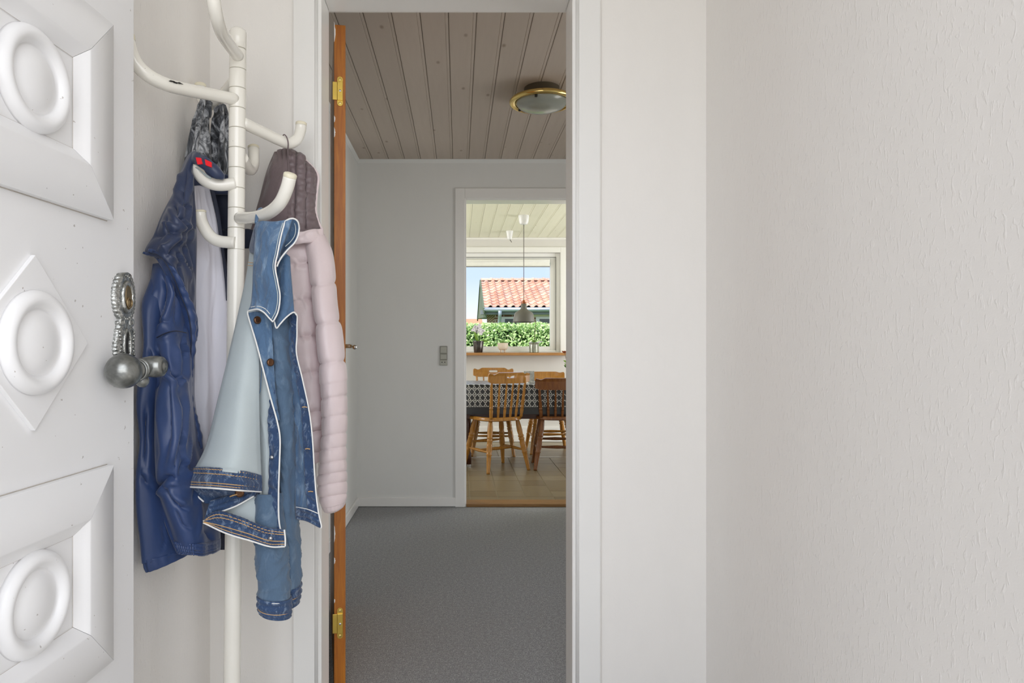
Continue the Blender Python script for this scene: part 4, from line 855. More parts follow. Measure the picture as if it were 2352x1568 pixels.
# pale inside of the left half
ins1, ig = sheet('inside_back', [[(577, 556, 1.585), (584, 555, 1.57), (592, 556, 1.56)], [(569, 620, 1.57), (580, 620, 1.552), (593, 620, 1.545)], [(550, 710, 1.56), (572, 710, 1.532), (594, 710, 1.53)], [(526, 815, 1.535), (560, 820, 1.50), (595, 820, 1.515)], [(501, 918, 1.51), (548, 920, 1.468), (595, 920, 1.505)], [(475, 1020, 1.485), (540, 1022, 1.435), (597, 1022, 1.495)], [(446, 1080, 1.465), (525, 1084, 1.405), (600, 1096, 1.485)]], 50, 110, M['denim_inside'], dj,
             lambda p, u, v: .004 * math.sin(u * 7 + 1) * v + .003 * nz(p, (12, 12, 5), 4), .003, label='pale blue inside of the denim')
pipe(ins1, [(570, 602, 1.552), (578, 603, 1.545), (589, 602, 1.537)], .0007, 'thread', 'stitching'); pipe(ins1, [(569, 609, 1.552), (578, 610, 1.544), (589, 609, 1.536)], .0007, 'thread', 'stitching')
ins2, _ = sheet('inside_front', [[(588, 690, 1.54), (600, 700, 1.53), (612, 715, 1.53)], [(589, 800, 1.535), (602, 800, 1.525), (616, 800, 1.525)], [(590, 900, 1.53), (606, 900, 1.52), (624, 900, 1.52)], [(592, 1000, 1.525), (608, 1000, 1.515), (628, 1000, 1.515)], [(594, 1090, 1.52), (610, 1090, 1.51), (628, 1090, 1.51)], [(592, 1150, 1.515), (610, 1160, 1.505), (632, 1165, 1.505)], [(598, 1205, 1.51), (616, 1214, 1.50), (640, 1225, 1.50)]], 20, 80, M['denim_inside'], dj, dd(.003, 41, 20, 6), .003)
pipe(ins2, [(607, 815, 1.513), (602, 830, 1.512), (600, 870, 1.511), (597, 900, 1.512), (590, 910, 1.513)], .0009, 'denim_mid', 'pocket_seam')
lp, lpg = sheet('lapel', [[(571, 718, 1.512), (592, 716, 1.508), (612, 726, 1.512), (624, 742, 1.518)], [(580, 755, 1.508), (597, 755, 1.505), (612, 758, 1.509), (625, 762, 1.515)], [(591, 792, 1.505), (605, 792, 1.503), (616, 795, 1.507), (626, 800, 1.512)], [(606, 850, 1.502), (614, 850, 1.50), (622, 850, 1.505), (629, 850, 1.51)], [(622, 915, 1.50), (627, 915, 1.50), (630, 915, 1.504), (633, 915, 1.508)], [(636, 965, 1.498), (638, 965, 1.499), (640, 965, 1.50), (641, 965, 1.502)]], 26, 90, M['denim_mid'], dj, dd(.004, 51, 50, 30), .004)
pipe(lp, [(572, 712, 1.508), (569, 720, 1.507), (579, 755, 1.502), (590, 792, 1.498), (605, 850, 1.495), (622, 915, 1.493), (636, 965, 1.49), (643, 1005, 1.486), (642, 1060, 1.484), (640, 1120, 1.482), (640, 1180, 1.482), (644, 1215, 1.48), (652, 1228, 1.478)], .0018, n=110)
ip, _ = sheet('inside_placket', [[(627, 890, 1.506), (629, 890, 1.505), (630, 890, 1.505)], [(620, 930, 1.505), (626, 930, 1.50), (632, 930, 1.50)], [(616, 965, 1.503), (628, 965, 1.497), (638, 965, 1.497)], [(618, 1005, 1.50), (630, 1005, 1.493), (643, 1005, 1.492)], [(619, 1060, 1.498), (630, 1060, 1.49), (642, 1060, 1.489)], [(618, 1120, 1.496), (629, 1120, 1.488), (640, 1120, 1.487)], [(617, 1180, 1.496), (628, 1180, 1.488), (640, 1180, 1.487)], [(615, 1222, 1.494), (630, 1226, 1.486), (648, 1230, 1.484)]], 16, 140, M['denim_dark'], dj, lambda p, u, v: .003 * math.sin(v * 70 + 5 * nz(p, (16, 16, 16), 3)) * (1 - u * .5) + .003 * nz(p, (60, 60, 50), 12), .004)
for (px, py, d_) in ((590, 735, 1.499), (620, 832, 1.495)):
    obj('button', MB().lathe([(.0085, 0), (.0088, .003), (.0070, .0052), (.0045, .0045), (0, .0048)], P(px, py, d_), (.75, -.65, .05), 24), M['button_bronze'], lp, smooth=True)
for (px, py) in ((624, 1050), (623, 1158)):
    obj('snap', MB().lathe([(.0044, 0), (.0040, .0018), (0, .0026)], P(px, py, 1.489), (0, -1, 0), 18), M['snap_metal'], ip, smooth=True)
# collar
cr_, _ = sheet('collar_back', [[(636, 606, 1.50), (648, 590, 1.495), (656, 584, 1.495), (664, 590, 1.50)], [(638, 650, 1.50), (650, 640, 1.49), (660, 640, 1.49), (668, 645, 1.50)], [(636, 700, 1.495), (648, 696, 1.485), (660, 690, 1.485), (672, 690, 1.50)], [(632, 740, 1.49), (642, 728, 1.483), (658, 716, 1.485), (674, 712, 1.50)], [(635, 753, 1.485), (644, 742, 1.482), (658, 728, 1.486), (674, 718, 1.50)]], 22, 60, M['denim_mid'], dj, dd(.003, 61, 50, 30), .005)
co, cgrid = sheet('collar', [[(588, 512, 1.505), (604, 508, 1.485), (626, 510, 1.475), (650, 507, 1.465), (672, 503, 1.462)], [(588, 535, 1.50), (604, 533, 1.478), (622, 533, 1.465), (642, 533, 1.456), (662, 530, 1.455)], [(586, 570, 1.497), (600, 570, 1.472), (616, 570, 1.458), (632, 572, 1.45), (645, 574, 1.45)], [(583, 615, 1.494), (598, 615, 1.468), (612, 614, 1.454), (624, 612, 1.448), (633, 610, 1.448)], [(582, 650, 1.492), (598, 650, 1.468), (612, 650, 1.455), (626, 650, 1.45), (639, 648, 1.45)], [(580, 682, 1.49), (598, 682, 1.47), (613, 684, 1.46), (628, 684, 1.455), (643, 680, 1.457)], [(577, 702, 1.488), (594, 702, 1.472), (610, 706, 1.463), (624, 712, 1.46), (639, 714, 1.463)], [(572, 713, 1.488), (591, 711, 1.474), (606, 718, 1.468), (618, 730, 1.465), (627, 738, 1.467)]], 40, 110, M['denim_mid'], dj, dd(.0045, 71, 44, 26), .005)
pipe(co, [(655, 508, 1.46), (646, 540, 1.449), (638, 580, 1.442), (632, 612, 1.439), (638, 648, 1.442), (643, 680, 1.449), (639, 714, 1.455), (628, 738, 1.459)], .0017)
pipe(co, [(650, 512, 1.458), (641, 540, 1.45), (633, 580, 1.443), (627, 612, 1.44), (633, 648, 1.443), (638, 680, 1.45), (634, 712, 1.455), (624, 733, 1.459)], .0010, 'denim_inside', 'stitching')
pipe(co, [(572, 713, 1.481), (591, 710, 1.466), (606, 717, 1.460), (618, 730, 1.457), (627, 739, 1.459)], .0017)
pipe(co, [(576, 705, 1.482), (593, 703, 1.466), (609, 709, 1.459), (620, 721, 1.456)], .0008, 'piping', 'stitching')
pipe(cr_, [(630, 738, 1.480), (635, 753, 1.477), (644, 743, 1.474), (658, 728, 1.478), (674, 717, 1.492), (682, 724, 1.50)], .0017)
rl, _ = sheet('collar_roll', [[(664, 506, 1.466), (675, 504, 1.47), (684, 510, 1.478), (687, 524, 1.49)], [(652, 530, 1.47), (668, 524, 1.485), (680, 530, 1.492), (685, 540, 1.49)], [(644, 558, 1.475), (658, 550, 1.495), (670, 552, 1.495), (677, 556, 1.488)], [(640, 584, 1.47), (648, 578, 1.49), (657, 574, 1.488), (663, 570, 1.482)], [(638, 600, 1.465), (643, 596, 1.475), (648, 590, 1.475), (652, 586, 1.472)]], 24, 40, M['denim_mid'], dj, None, .005)
pipe(rl, [(655, 508, 1.46), (664, 503, 1.458), (675, 502, 1.46), (684, 509, 1.467), (687, 524, 1.476), (684, 542, 1.474), (676, 558, 1.47), (662, 572, 1.464), (650, 586, 1.458), (641, 600, 1.452), (636, 612, 1.448)], .0018, n=80)
pipe(rl, [(664, 512, 1.47), (675, 511, 1.475), (679, 524, 1.482), (677, 540, 1.48), (668, 554, 1.476), (655, 566, 1.47)], .0010, 'denim_inside', 'stitching')
obj('hanger_loop', MB().tube(path([(589, 512, 1.50), (590, 498, 1.512), (594, 485, 1.525), (600, 480, 1.545), (604, 486, 1.56), (604, 500, 1.56), (600, 512, 1.53)], 30), .0040, 8), M['denim_mid'], dj, smooth=True)
sheet('shoulder', [[(576, 558, 1.575), (586, 520, 1.53), (592, 512, 1.52)], [(574, 572, 1.57), (584, 560, 1.53), (594, 555, 1.515)], [(577, 580, 1.568), (584, 582, 1.535), (594, 585, 1.52)]], 14, 14, M['denim_dark'], dj, None, .004)
# hem band that turns over itself
def band(name, top, bot, mat, seed, lines, nu=70, puck=.0016):
    mid = [((a[0] + b[0]) / 2, (a[1] + b[1]) / 2, (a[2] + b[2]) / 2 - .004) for a, b in zip(top, bot)]
    o, g_ = sheet(name, [top, mid, bot], nu, 16, M[mat], dj, lambda p, u, v: puck * math.sin(u * 150) * (1 if v < .45 else .35) + .0018 * math.sin(v * 13) + .002 * nz(p, (40, 40, 40), seed), .005)
    for v_, mt, r in lines:
        row = g_[min(15, int(round(v_ * 15)))]; obj('stitching' if mt == 'thread' else 'piping', MB().tube([Vector(q) + Vector((0, -.0034, 0)) for q in row], r, 6), M[mt], o, smooth=True)
    return o
band('hem', [(447, 1073, 1.462), (495, 1075, 1.418), (550, 1081, 1.425), (600, 1092, 1.482)], [(431, 1117, 1.455), (490, 1120, 1.402), (550, 1125, 1.41), (601, 1128, 1.478)], 'denim_dark', 4, ((.08, 'thread', .0009), (.28, 'thread', .0009), (.72, 'thread', .0009), (.87, 'thread', .0009), (1.0, 'piping', .0019)))
sheet('hem_inside', [[(432, 1116, 1.47), (490, 1120, 1.45), (550, 1122, 1.45), (600, 1126, 1.49)], [(450, 1135, 1.475), (495, 1138, 1.47), (550, 1138, 1.475), (596, 1132, 1.492)], [(472, 1156, 1.475), (505, 1156, 1.48), (550, 1150, 1.485), (588, 1140, 1.495)]], 40, 16, M['denim_dark'], dj, dd(.003, 5, 50, 50), .004)
pipe(dj, [(431, 1117, 1.454), (448, 1134, 1.468), (468, 1152, 1.468)], .0018)
hb = band('hem_fold', [(483, 1151, 1.455), (515, 1142, 1.462), (550, 1132, 1.47), (592, 1118, 1.485)], [(468, 1196, 1.44), (505, 1176, 1.45), (545, 1160, 1.462), (584, 1138, 1.48)], 'denim_dark', 9, ((1.0, 'piping', .0018),), 50, .001)
obj('button', MB().lathe([(.0095, 0), (.0098, .003), (.008, .0052), (.005, .0045), (0, .0048)], P(551, 1131, 1.452), (.1, -.95, -.2), 24), M['button_bronze'], hb, smooth=True)
seam(hb, [(528, 1140, 1.448), (536, 1137, 1.446), (545, 1135, 1.448)], .0014, 'thread', 'buttonhole', 10)
sheet('inside_fold', [[(500, 1172, 1.475), (550, 1152, 1.482), (600, 1122, 1.498)], [(495, 1185, 1.478), (552, 1175, 1.482), (606, 1165, 1.498)], [(500, 1200, 1.478), (556, 1200, 1.482), (615, 1214, 1.495)]], 40, 24, M['denim_inside'], dj, None, .003)
hc = band('hem', [(471, 1192, 1.432), (500, 1174, 1.44), (554, 1189, 1.448), (606, 1210, 1.462), (654, 1217, 1.474)], [(468, 1199, 1.43), (522, 1224, 1.432), (578, 1241, 1.44), (622, 1254, 1.454), (655, 1254, 1.47)], 'denim_dark', 6, ((.10, 'thread', .0009), (.28, 'thread', .0009), (.68, 'thread', .0009), (.86, 'thread', .0009), (1.0, 'piping', .0018)))
pipe(hc, [(653, 1216, 1.468), (655, 1236, 1.463), (655, 1254, 1.464)], .0018)
obj('snap', MB().lathe([(.0046, 0), (.0042, .0018), (0, .0028)], P(621, 1236, 1.444), (0, -1, 0), 18), M['snap_metal'], hc, smooth=True)

# ================================================================== kitchen furniture
def turned(p0, p1, prof, n=14):
    """prof: (t, r) along p0 -> p1"""
    p0, p1 = Vector(p0), Vector(p1); L_ = (p1 - p0).length
    return MB().lathe([(r, t_ * L_) for t_, r in prof], p0, p1 - p0, n)
LEGP = [(a_, b_ * 1.15) for a_, b_ in [(0, .013), (.03, .015), (.12, .019), (.22, .021), (.30, .018), (.315, .022), (.335, .022), (.35, .017), (.37, .022), (.39, .022), (.41, .018), (.46, .021), (.56, .022), (.62, .018), (.64, .022), (.66, .018), (.72, .017), (.86, .0145), (.97, .0125), (1, .013)]]
SPP = [(0, .0085), (.04, .0095), (.22, .012), (.27, .009), (.285, .012), (.30, .012), (.315, .009), (.36, .0105), (.62, .0085), (.93, .007), (1, .007)]
def chair(name, label, mat, H=.845, rail_h=.085, slot=True, lean=.035, scallop=1.0, group=None):
    """local: faces +y, back towards -y, origin on the floor"""
    t_ = thing(name, label, 'chair', (0, 0, 0), group)
    ZS = .445
    out_ = []
    for k in range(40):
        a = 2 * PI * k / 40; c_, s_ = math.cos(a), math.sin(a)
        x = math.copysign(abs(c_) ** .62, c_) * (.205 + .018 * s_); y = math.copysign(abs(s_) ** .62, s_) * .20 + (.012 * math.cos(2 * a) if s_ > 0 else 0)
        out_.append((x, y))
    mb = MB(); vs = []; fs = []; n = len(out_)
    rings = [(.90, ZS - .018), (1.0, ZS - .010), (1.0, ZS + .010), (.965, ZS + .017), (.85, ZS + .016), (.55, ZS + .007), (.2, ZS + .004)]
    for k, z in rings: vs += [(x * k, y * k, z) for x, y in out_]
    for i in range(len(rings) - 1): fs += [(i * n + k, i * n + (k + 1) % n, (i + 1) * n + (k + 1) % n, (i + 1) * n + k) for k in range(n)]
    fs += [tuple(range(n)), tuple((len(rings) - 1) * n + k for k in range(n))]
    obj('seat', mb.add(vs, fs), mat, t_, auto=.9)
    top = {}; bot = {}
    for sx_ in (-1, 1):
        for sy in (-1, 1):
            top[sx_, sy] = Vector((sx_ * .135, sy * .13, ZS - .012)); bot[sx_, sy] = Vector((sx_ * .205, sy * .205, 0))
            obj('leg', turned(top[sx_, sy], bot[sx_, sy], LEGP), mat, t_, smooth=True)
    def on(sx_, sy, f_): return top[sx_, sy].lerp(bot[sx_, sy], f_)
    ST = [(0, .007), (.12, .009), (.45, .014), (.5, .0145), (.55, .014), (.88, .009), (1, .007)]
    for sx_ in (-1, 1): obj('stretcher', turned(on(sx_, -1, .60), on(sx_, 1, .60), ST), mat, t_, smooth=True)
    obj('stretcher', turned(on(-1, -1, .60).lerp(on(-1, 1, .60), .5), on(1, -1, .60).lerp(on(1, 1, .60), .5), ST), mat, t_, smooth=True)
    obj('stretcher', turned(on(-1, 1, .48), on(1, 1, .48), ST), mat, t_, smooth=True)
    # rail, bowed backwards
    RW = .205; N = 48; zt0 = H; zb0 = H - rail_h
    yb = -.165 - lean
    def topz(u):
        a = abs(u); z = zt0
        if a > .55: z = zt0 - .018 * scallop * math.sin(min(1, (a - .55) / .22) * PI / 2) ** 2
        if a > .80: z += .012 * scallop * math.sin(min(1, (a - .80) / .2) * PI / 2)
        if a > .95: z -= .012 * ((a - .95) / .05) ** 2
        return z
    def botz(u):
        a = abs(u); return zb0 + (.016 * ((a - .7) / .3) ** 2 if a > .7 else 0)
    mb = MB(); g_ = {}; vs = []
    us = [-1 + 2 * i / N for i in range(N + 1)]
    for u in us:
        zt_, zb_ = topz(u), botz(u); s0 = s1 = None
        k = abs(u) / .24
        hh = .010 * math.sqrt(max(0, 1 - (max(0, k - .7) / .3) ** 2)) if (slot and k < 1) else 0
        zc = zt0 - .036
        for z in (zb_, zc - hh, zc + hh, zt_):
            vs.append((u * RW, yb - .030 * (1 - u * u) - .12 * (z - zb0) , z))
    fs = []
    for i in range(N):
        for r in range(3):
            if r == 1 and slot and abs(us[i]) < .239 and abs(us[i + 1]) < .239: continue
            fs.append((i * 4 + r, (i + 1) * 4 + r, (i + 1) * 4 + r + 1, i * 4 + r + 1))
    o = obj('back_rail', mb.add(vs, fs), mat, t_, solid=.022); b = o.modifiers.new('bev', 'BEVEL'); b.width = .004; b.segments = 2; b.limit_method = 'ANGLE'
    for i, u in enumerate((-.88, -.52, -.17, .17, .52, .88)):
        p0 = (u * .172, -.158 - .022 * (1 - u * u), ZS + .008); p1 = (u * RW * .94, yb - .030 * (1 - u * u) + .002, zb0 + .012)
        r = 1.45 if abs(u) > .8 else 1.0
        obj('spindle', turned(p0, p1, [(a, q * r) for a, q in SPP], 12), mat, t_, smooth=True)
    return t_
def put(o, x, y, rz): o.location = (x, y, 0); o.rotation_euler = (0, 0, rz)
c1 = chair('dining_chair', 'light pine spindle-back dining chair turned towards the left, nearest the doorway', M['chair_pine'], .845, .092)
cgx, cgy = (.249 + .396) / 2 + .005, (5.66 + 6.27) / 2 + .0
put(c1, cgx, cgy, math.atan2(.195, .37) + .02)
c2_ = chair('dining_chair', 'darker reddish brown spindle-back chair half hidden by the right door frame', M['chair_brown'], .795, .10, False, .05, .8)
put(c2_, .875, 6.05, -.06)
c3 = dup(c1, (.345, 6.80, 0), PI - .06, 'pine spindle-back chair with slotted rail on the far side of the table, left')
c4 = chair('dining_chair', 'pine chair with a plain curved rail on the far side of the table, right', M['chair_pine'], .80, .10, False, .05, .5)
put(c4, .915, 6.93, PI + .03)
# table
TX0, TX1, TY0, TY1, TZ = -.55, 1.55, 5.90, 6.60, .732
tb = thing('dining_table', 'dark wooden dining table under a patterned cloth', 'table', ((TX0 + TX1) / 2, (TY0 + TY1) / 2, 0))
obj('table_top', MB().box(TX0 + .004, TX1 - .004, TY0 + .004, TY1 - .004, TZ - .034, TZ - .003), M['table_wood'], tb, bevel=.006)
for a in ((TX0 + .1, TX1 - .1, TY0 + .06, TY0 + .085), (TX0 + .1, TX1 - .1, TY1 - .085, TY1 - .06)):
    obj('apron', MB().box(a[0], a[1], a[2], a[3], TZ - .30, TZ - .034), M['table_wood'], tb, bevel=.003)
for a in ((TX0 + .1, TX0 + .125), (TX1 - .125, TX1 - .1)):
    obj('apron', MB().box(a[0], a[1], TY0 + .085, TY1 - .085, TZ - .30, TZ - .034), M['table_wood'], tb, bevel=.003)
for x, y in ((.085, 6.07), (1.25, 6.07), (.085, 6.40), (1.25, 6.40)):
    lg_ = obj('leg', MB().lathe([(.030, 0.02), (.030, .12), (.022, .13), (.024, .20), (.036, .30), (.034, .38), (.024, .42), (.032, .44), (.032, TZ - .04)], (x, y, 0), (0, 0, 1), 20), M['table_wood'], tb, smooth=True)
    obj('leg_cap', MB().lathe([(.027, 0), (.027, .02), (.0, .02)], (x, y, 0), (0, 0, 1), 20), M['steel'], lg_, auto=.6)
# cloth: printed lattice border on black
t = NT('table_cloth').set(.4, 0, .5, Coat_Weight=.35, Coat_Roughness=.2); so_ = t.co(); sp_ = t.n('ShaderNodeSeparateXYZ'); t.l(so_, sp_.inputs[0])
zz = sp_.outputs['Z']
gx = t.math('ADD', sp_.outputs['X'], sp_.outputs['Y'])
px_ = t.math('ABSOLUTE', t.math('SUBTRACT', t.math('FRACT', t.math('MULTIPLY', t.math('ADD', gx, 10.0), 1 / .047)), .5))
pz_ = t.math('SUBTRACT', t.math('FRACT', t.math('MULTIPLY', t.math('ADD', zz, 10.004), 1 / .0515)), .5)
ln = t.math('SQRT', t.math('ADD', t.math('MULTIPLY', px_, px_), t.math('POWER', t.math('SUBTRACT', pz_, .16), 2.0)))
rg_ = t.math('LESS_THAN', t.math('ABSOLUTE', t.math('SUBTRACT', ln, .20)), .042)
chv = t.math('LESS_THAN', t.math('ABSOLUTE', t.math('SUBTRACT', t.math('ADD', t.math('MULTIPLY', px_, 1.15), -.46), pz_)), .06)
chv2 = t.math('LESS_THAN', t.math('ABSOLUTE', t.math('SUBTRACT', t.math('ADD', t.math('MULTIPLY', px_, -1.0), .02), pz_)), .07)
pat = t.math('MAXIMUM', rg_, chv)
inz = t.math('GREATER_THAN', zz, .063)
pat = t.math('MULTIPLY', pat, inz)
t.col(t.mix(pat, (.006, .006, .007), (.86, .86, .84))); M['table_cloth'] = t.m
mb = MB(); vs = []; fs = []; nseg = 200
loop = []
cx_, cy_ = (TX0 + TX1) / 2, (TY0 + TY1) / 2
per = [(TX0, TY0), (TX1, TY0), (TX1, TY1), (TX0, TY1)]
for e_ in range(4):
    a, b = per[e_], per[(e_ + 1) % 4]
    for k in range(50): f_ = k / 50; loop.append((a[0] + (b[0] - a[0]) * f_, a[1] + (b[1] - a[1]) * f_, e_))
rings = [(-.012, TZ + .003, 0), (-.002, TZ + .002, 0), (.003, TZ - .004, 0), (.005, TZ - .03, .2), (.008, TZ - .13, .6), (.012, TZ - .252, 1)]
for off_, z, wv in rings:
    for k, (x, y, e_) in enumerate(loop):
        nx = (x - cx_); ny = (y - cy_); 
        dx = math.copysign(1, nx) if abs(abs(nx) - (TX1 - TX0) / 2) < 1e-4 else 0; dy = math.copysign(1, ny) if abs(abs(ny) - (TY1 - TY0) / 2) < 1e-4 else 0
        w_ = off_ + wv * .006 * math.sin(k * .55); vs.append((x + dx * w_, y + dy * w_, z))
nl = len(loop)
for i in range(len(rings) - 1): fs += [(i * nl + k, i * nl + (k + 1) % nl, (i + 1) * nl + (k + 1) % nl, (i + 1) * nl + k) for k in range(nl)]
fs.append(tuple(range(nl)))
tcl = obj('table_cloth', mb.add(vs, fs), M['table_cloth'], auto=.9, origin=(cx_, cy_, TZ - .252))
setp(tcl, 'black table cloth with white lattice print over the dining table', 'table cloth')
# things on the table
simple('paper_card', (.62, .62, .60), .4); simple('porcelain', (.82, .82, .82), .25)
t = NT('card_print').set(.25); v = t.co(); t.col(t.ramp(t.noise(v, 60, 4, .6, 1), [(.35, (.30, .30, .29)), (.7, (.66, .66, .63))])); M['card_print'] = t.m
zT = TZ + .0035
cdx = (1215 - CX) / F * 6.2; 
cdd = thing('photo_stand', 'small grey upright picture stand on the table between the chairs', 'picture stand', (cdx, 6.22, zT))
obj('picture', MB().box(cdx - .045, cdx + .05, 6.215, 6.223, zT + .004, zT + .105), M['card_print'], cdd, bevel=.001)
obj('base', MB().box(cdx - .05, cdx + .055, 6.195, 6.245, zT, zT + .005), M['card_print'], cdd, bevel=.001)
kx = (1209.5 - CX) / F * 6.08
cs_ = obj('candlestick', MB().lathe([(.026, 0), (.026, .003), (.014, .007), (.005, .014), (.0045, .05), (.008, .055), (.009, .062), (.005, .063), (.005, .060), (0, .060)], (kx, 6.08, zT), (0, 0, 1), 24), M['porcelain'], auto=.8)
setp(cs_, 'small white candlestick on the table in front of the picture stand', 'candlestick')
vx_ = (1308 - CX) / F * 6.15
vp = thing('flower_vase', 'slim white vase with leafy stem behind the right door frame', 'vase', (vx_, 6.15, zT))
obj('vase', MB().lathe([(.018, 0), (.026, .01), (.030, .03), (.027, .055), (.020, .075), (.022, .085), (.018, .085), (.014, .07), (0, .02)], (vx_, 6.15, zT), (0, 0, 1), 24), M['porcelain'], vp, smooth=True)
simple('leaf_green', (.16, .30, .035), .4, 0, .25, 30); simple('leaf_dark', (.05, .14, .02), .35, 0, .2, 30); simple('stem_brown', (.10, .06, .03), .6)
def leaf(p0, p1, wd, nrm, mat, parent, name='leaf', droop=.15, fold=.25):
    p0, p1 = Vector(p0), Vector(p1); ax = p1 - p0; L_ = ax.length; nrm = Vector(nrm); sd = ax.cross(nrm).normalized(); up = sd.cross(ax).normalized(); vs = []; N = 10
    for i in range(N + 1):
        f_ = i / N; w_ = wd * math.sin(PI * min(1, .04 + f_ * .96)) ** .75 * (1 - .25 * f_); c_ = p0 + ax * f_ - up * (droop * L_ * (f_ * f_) - droop * L_ * f_ * .4)
        for s_ in (-1, 0, 1): vs.append(c_ + sd * (w_ * s_) + up * (abs(s_) * w_ * fold))
    return obj(name, MB().add(vs, [(i * 3 + k, i * 3 + k + 1, i * 3 + k + 4, i * 3 + k + 3) for i in range(N) for k in range(2)]), mat, parent, smooth=True, solid=.0012)
stp = Vector((vx_, 6.15, zT + .06))
obj('stem', MB().tube([stp, stp + Vector((-.012, 0, .08)), stp + Vector((-.034, 0, .17)), stp + Vector((-.046, 0, .22))], .002, 6), M['stem_brown'], vp, smooth=True)
for dz, dx, mt in ((.09, -.045, 'leaf_green'), (.12, -.055, 'leaf_green'), (.15, .02, 'leaf_green'), (.06, .03, 'leaf_green'), (.075, -.05, 'leaf_dark')):
    leaf(stp + Vector((-.02, 0, dz)), stp + Vector((dx, -.01, dz + .025)), .012, (0, -.8, .6), M[mt], vp)
simple('petal_rust', (.30, .07, .02), .5)
for k in range(4): leaf(stp + Vector((-.046, 0, .21)), stp + Vector((-.046 + .022 * math.cos(k * 1.6), .02 * math.sin(k * 1.6), .23)), .009, (0, -1, .3), M['petal_rust'], vp, 'petal')
# pendant lamp
pc = Vector(((1203 - CX) / 245.0, 6.40, H2 - .010)); 
pn = thing('pendant_lamp', 'grey metal pendant lamp with bottle-shaped shade above the table', 'lamp', tuple(pc))
simple('shade_grey', (.14, .135, .115), .45, 0, .03, 10); simple('cord_grey', (.16, .15, .14), .6)
obj('ceiling_rose', MB().lathe([(.050, 0), (.050, -.012), (.044, -.06), (.036, -.078), (.028, -.084), (0, -.084)], pc, (0, 0, 1), 32), M['porcelain'], pn, auto=.5)
zs = CAM_H + (797 - 740) / 245.0
obj('cord', MB().tube([pc + Vector((0, 0, -.08)), Vector((pc.x, pc.y, zs + .20))], .0034, 8), M['cord_grey'], pn, smooth=True)
shd = obj('shade', MB().lathe([(.020, .175), (.026, .172), (.028, .150), (.030, .130), (.038, .118), (.055, .108), (.078, .094), (.090, .075), (.096, .045), (.101, .012), (.102, 0), (.099, 0), (.093, .045), (.087, .073), (.075, .090), (.05, .104), (.03, .115), (.024, .13), (0, .135)], (pc.x, pc.y, zs), (0, 0, 1), 48), M['shade_grey'], pn, smooth=True)
simple('copper', (.45, .16, .08), .3, 1.0)
obj('socket', MB().lathe([(.008, .21), (.012, .20), (.016, .185), (.016, .170), (0, .170)], (pc.x, pc.y, zs), (0, 0, 1), 20), M['copper'], pn, smooth=True)
for k in range(6):
    a = k * PI / 3; obj('socket_fin', MB().tube([(pc.x + .020 * math.cos(a), pc.y + .020 * math.sin(a), zs + .165), (pc.x + .020 * math.cos(a), pc.y + .020 * math.sin(a), zs + .193)], .003, 6), M['copper'], pn, smooth=True)
hc_ = Vector(((1170.5 - CX) / F * 7.25, 7.25, H2 - .010))
hk = thing('ceiling_cup', 'small white lamp outlet cup on the kitchen ceiling near the window', 'lamp outlet', tuple(hc_))
obj('cup', MB().lathe([(.038, 0), (.038, -.008), (.030, -.05), (.024, -.085), (.018, -.092), (0, -.092)], hc_, (0, 0, 1), 28), M['porcelain'], hk, auto=.5)
obj('wire', MB().tube([hc_ + Vector((.004, 0, -.09)), hc_ + Vector((.012, 0, -.105)), hc_ + Vector((.022, 0, -.12))], .004, 6), M['shade_grey'], hk, smooth=True)
# pots on the sill
SY, SZ = 7.605, .997
sS = F / SY
def sxp(px): return (px - CX) / sS
t = NT('dark_pot').set(.25, .75); t.col(t.ramp(t.noise(t.co((60, 60, 2)), 2, 3), [(.35, (.03, .027, .026)), (.7, (.22, .20, .19))])); M['dark_pot'] = t.m
fpz = thing('orchid', 'white orchid in a dark metallic pot at the left of the window sill', 'potted plant', (sxp(1098.5), SY, SZ))
ox = sxp(1098.5)
obj('pot', MB().lathe([(.045, 0), (.048, .004), (.056, .07), (.064, .122), (.067, .124), (.067, .130), (.062, .130), (.058, .118), (0, .115)], (ox, SY, SZ), (0, 0, 1), 40), M['dark_pot'], fpz, auto=.7)
simple('soil', (.05, .035, .02), .9); simple('petal_white', (.80, .76, .82), .6, 0, .12, 60)
obj('stem', MB().tube([(ox - .005, SY, SZ + .11), (ox - .02, SY, SZ + .19), (ox - .015, SY, SZ + .26), (ox + .012, SY, SZ + .31), (ox + .02, SY, SZ + .33)], .0028, 8), M['leaf_dark'], fpz, smooth=True)
leaf((ox, SY, SZ + .12), (ox - .045, SY - .02, SZ + .235), .022, (0, -1, .2), M['leaf_green'], fpz); leaf((ox + .01, SY, SZ + .12), (ox + .11, SY - .02, SZ + .135), .020, (.2, -.7, .7), M['leaf_green'], fpz)
leaf((ox, SY, SZ + .12), (ox + .02, SY + .05, SZ + .20), .02, (0, -1, .3), M['leaf_dark'], fpz); leaf((ox, SY, SZ + .12), (ox - .07, SY + .02, SZ + .15), .016, (0, -.5, .8), M['leaf_dark'], fpz)
rf_ = random.Random(9)
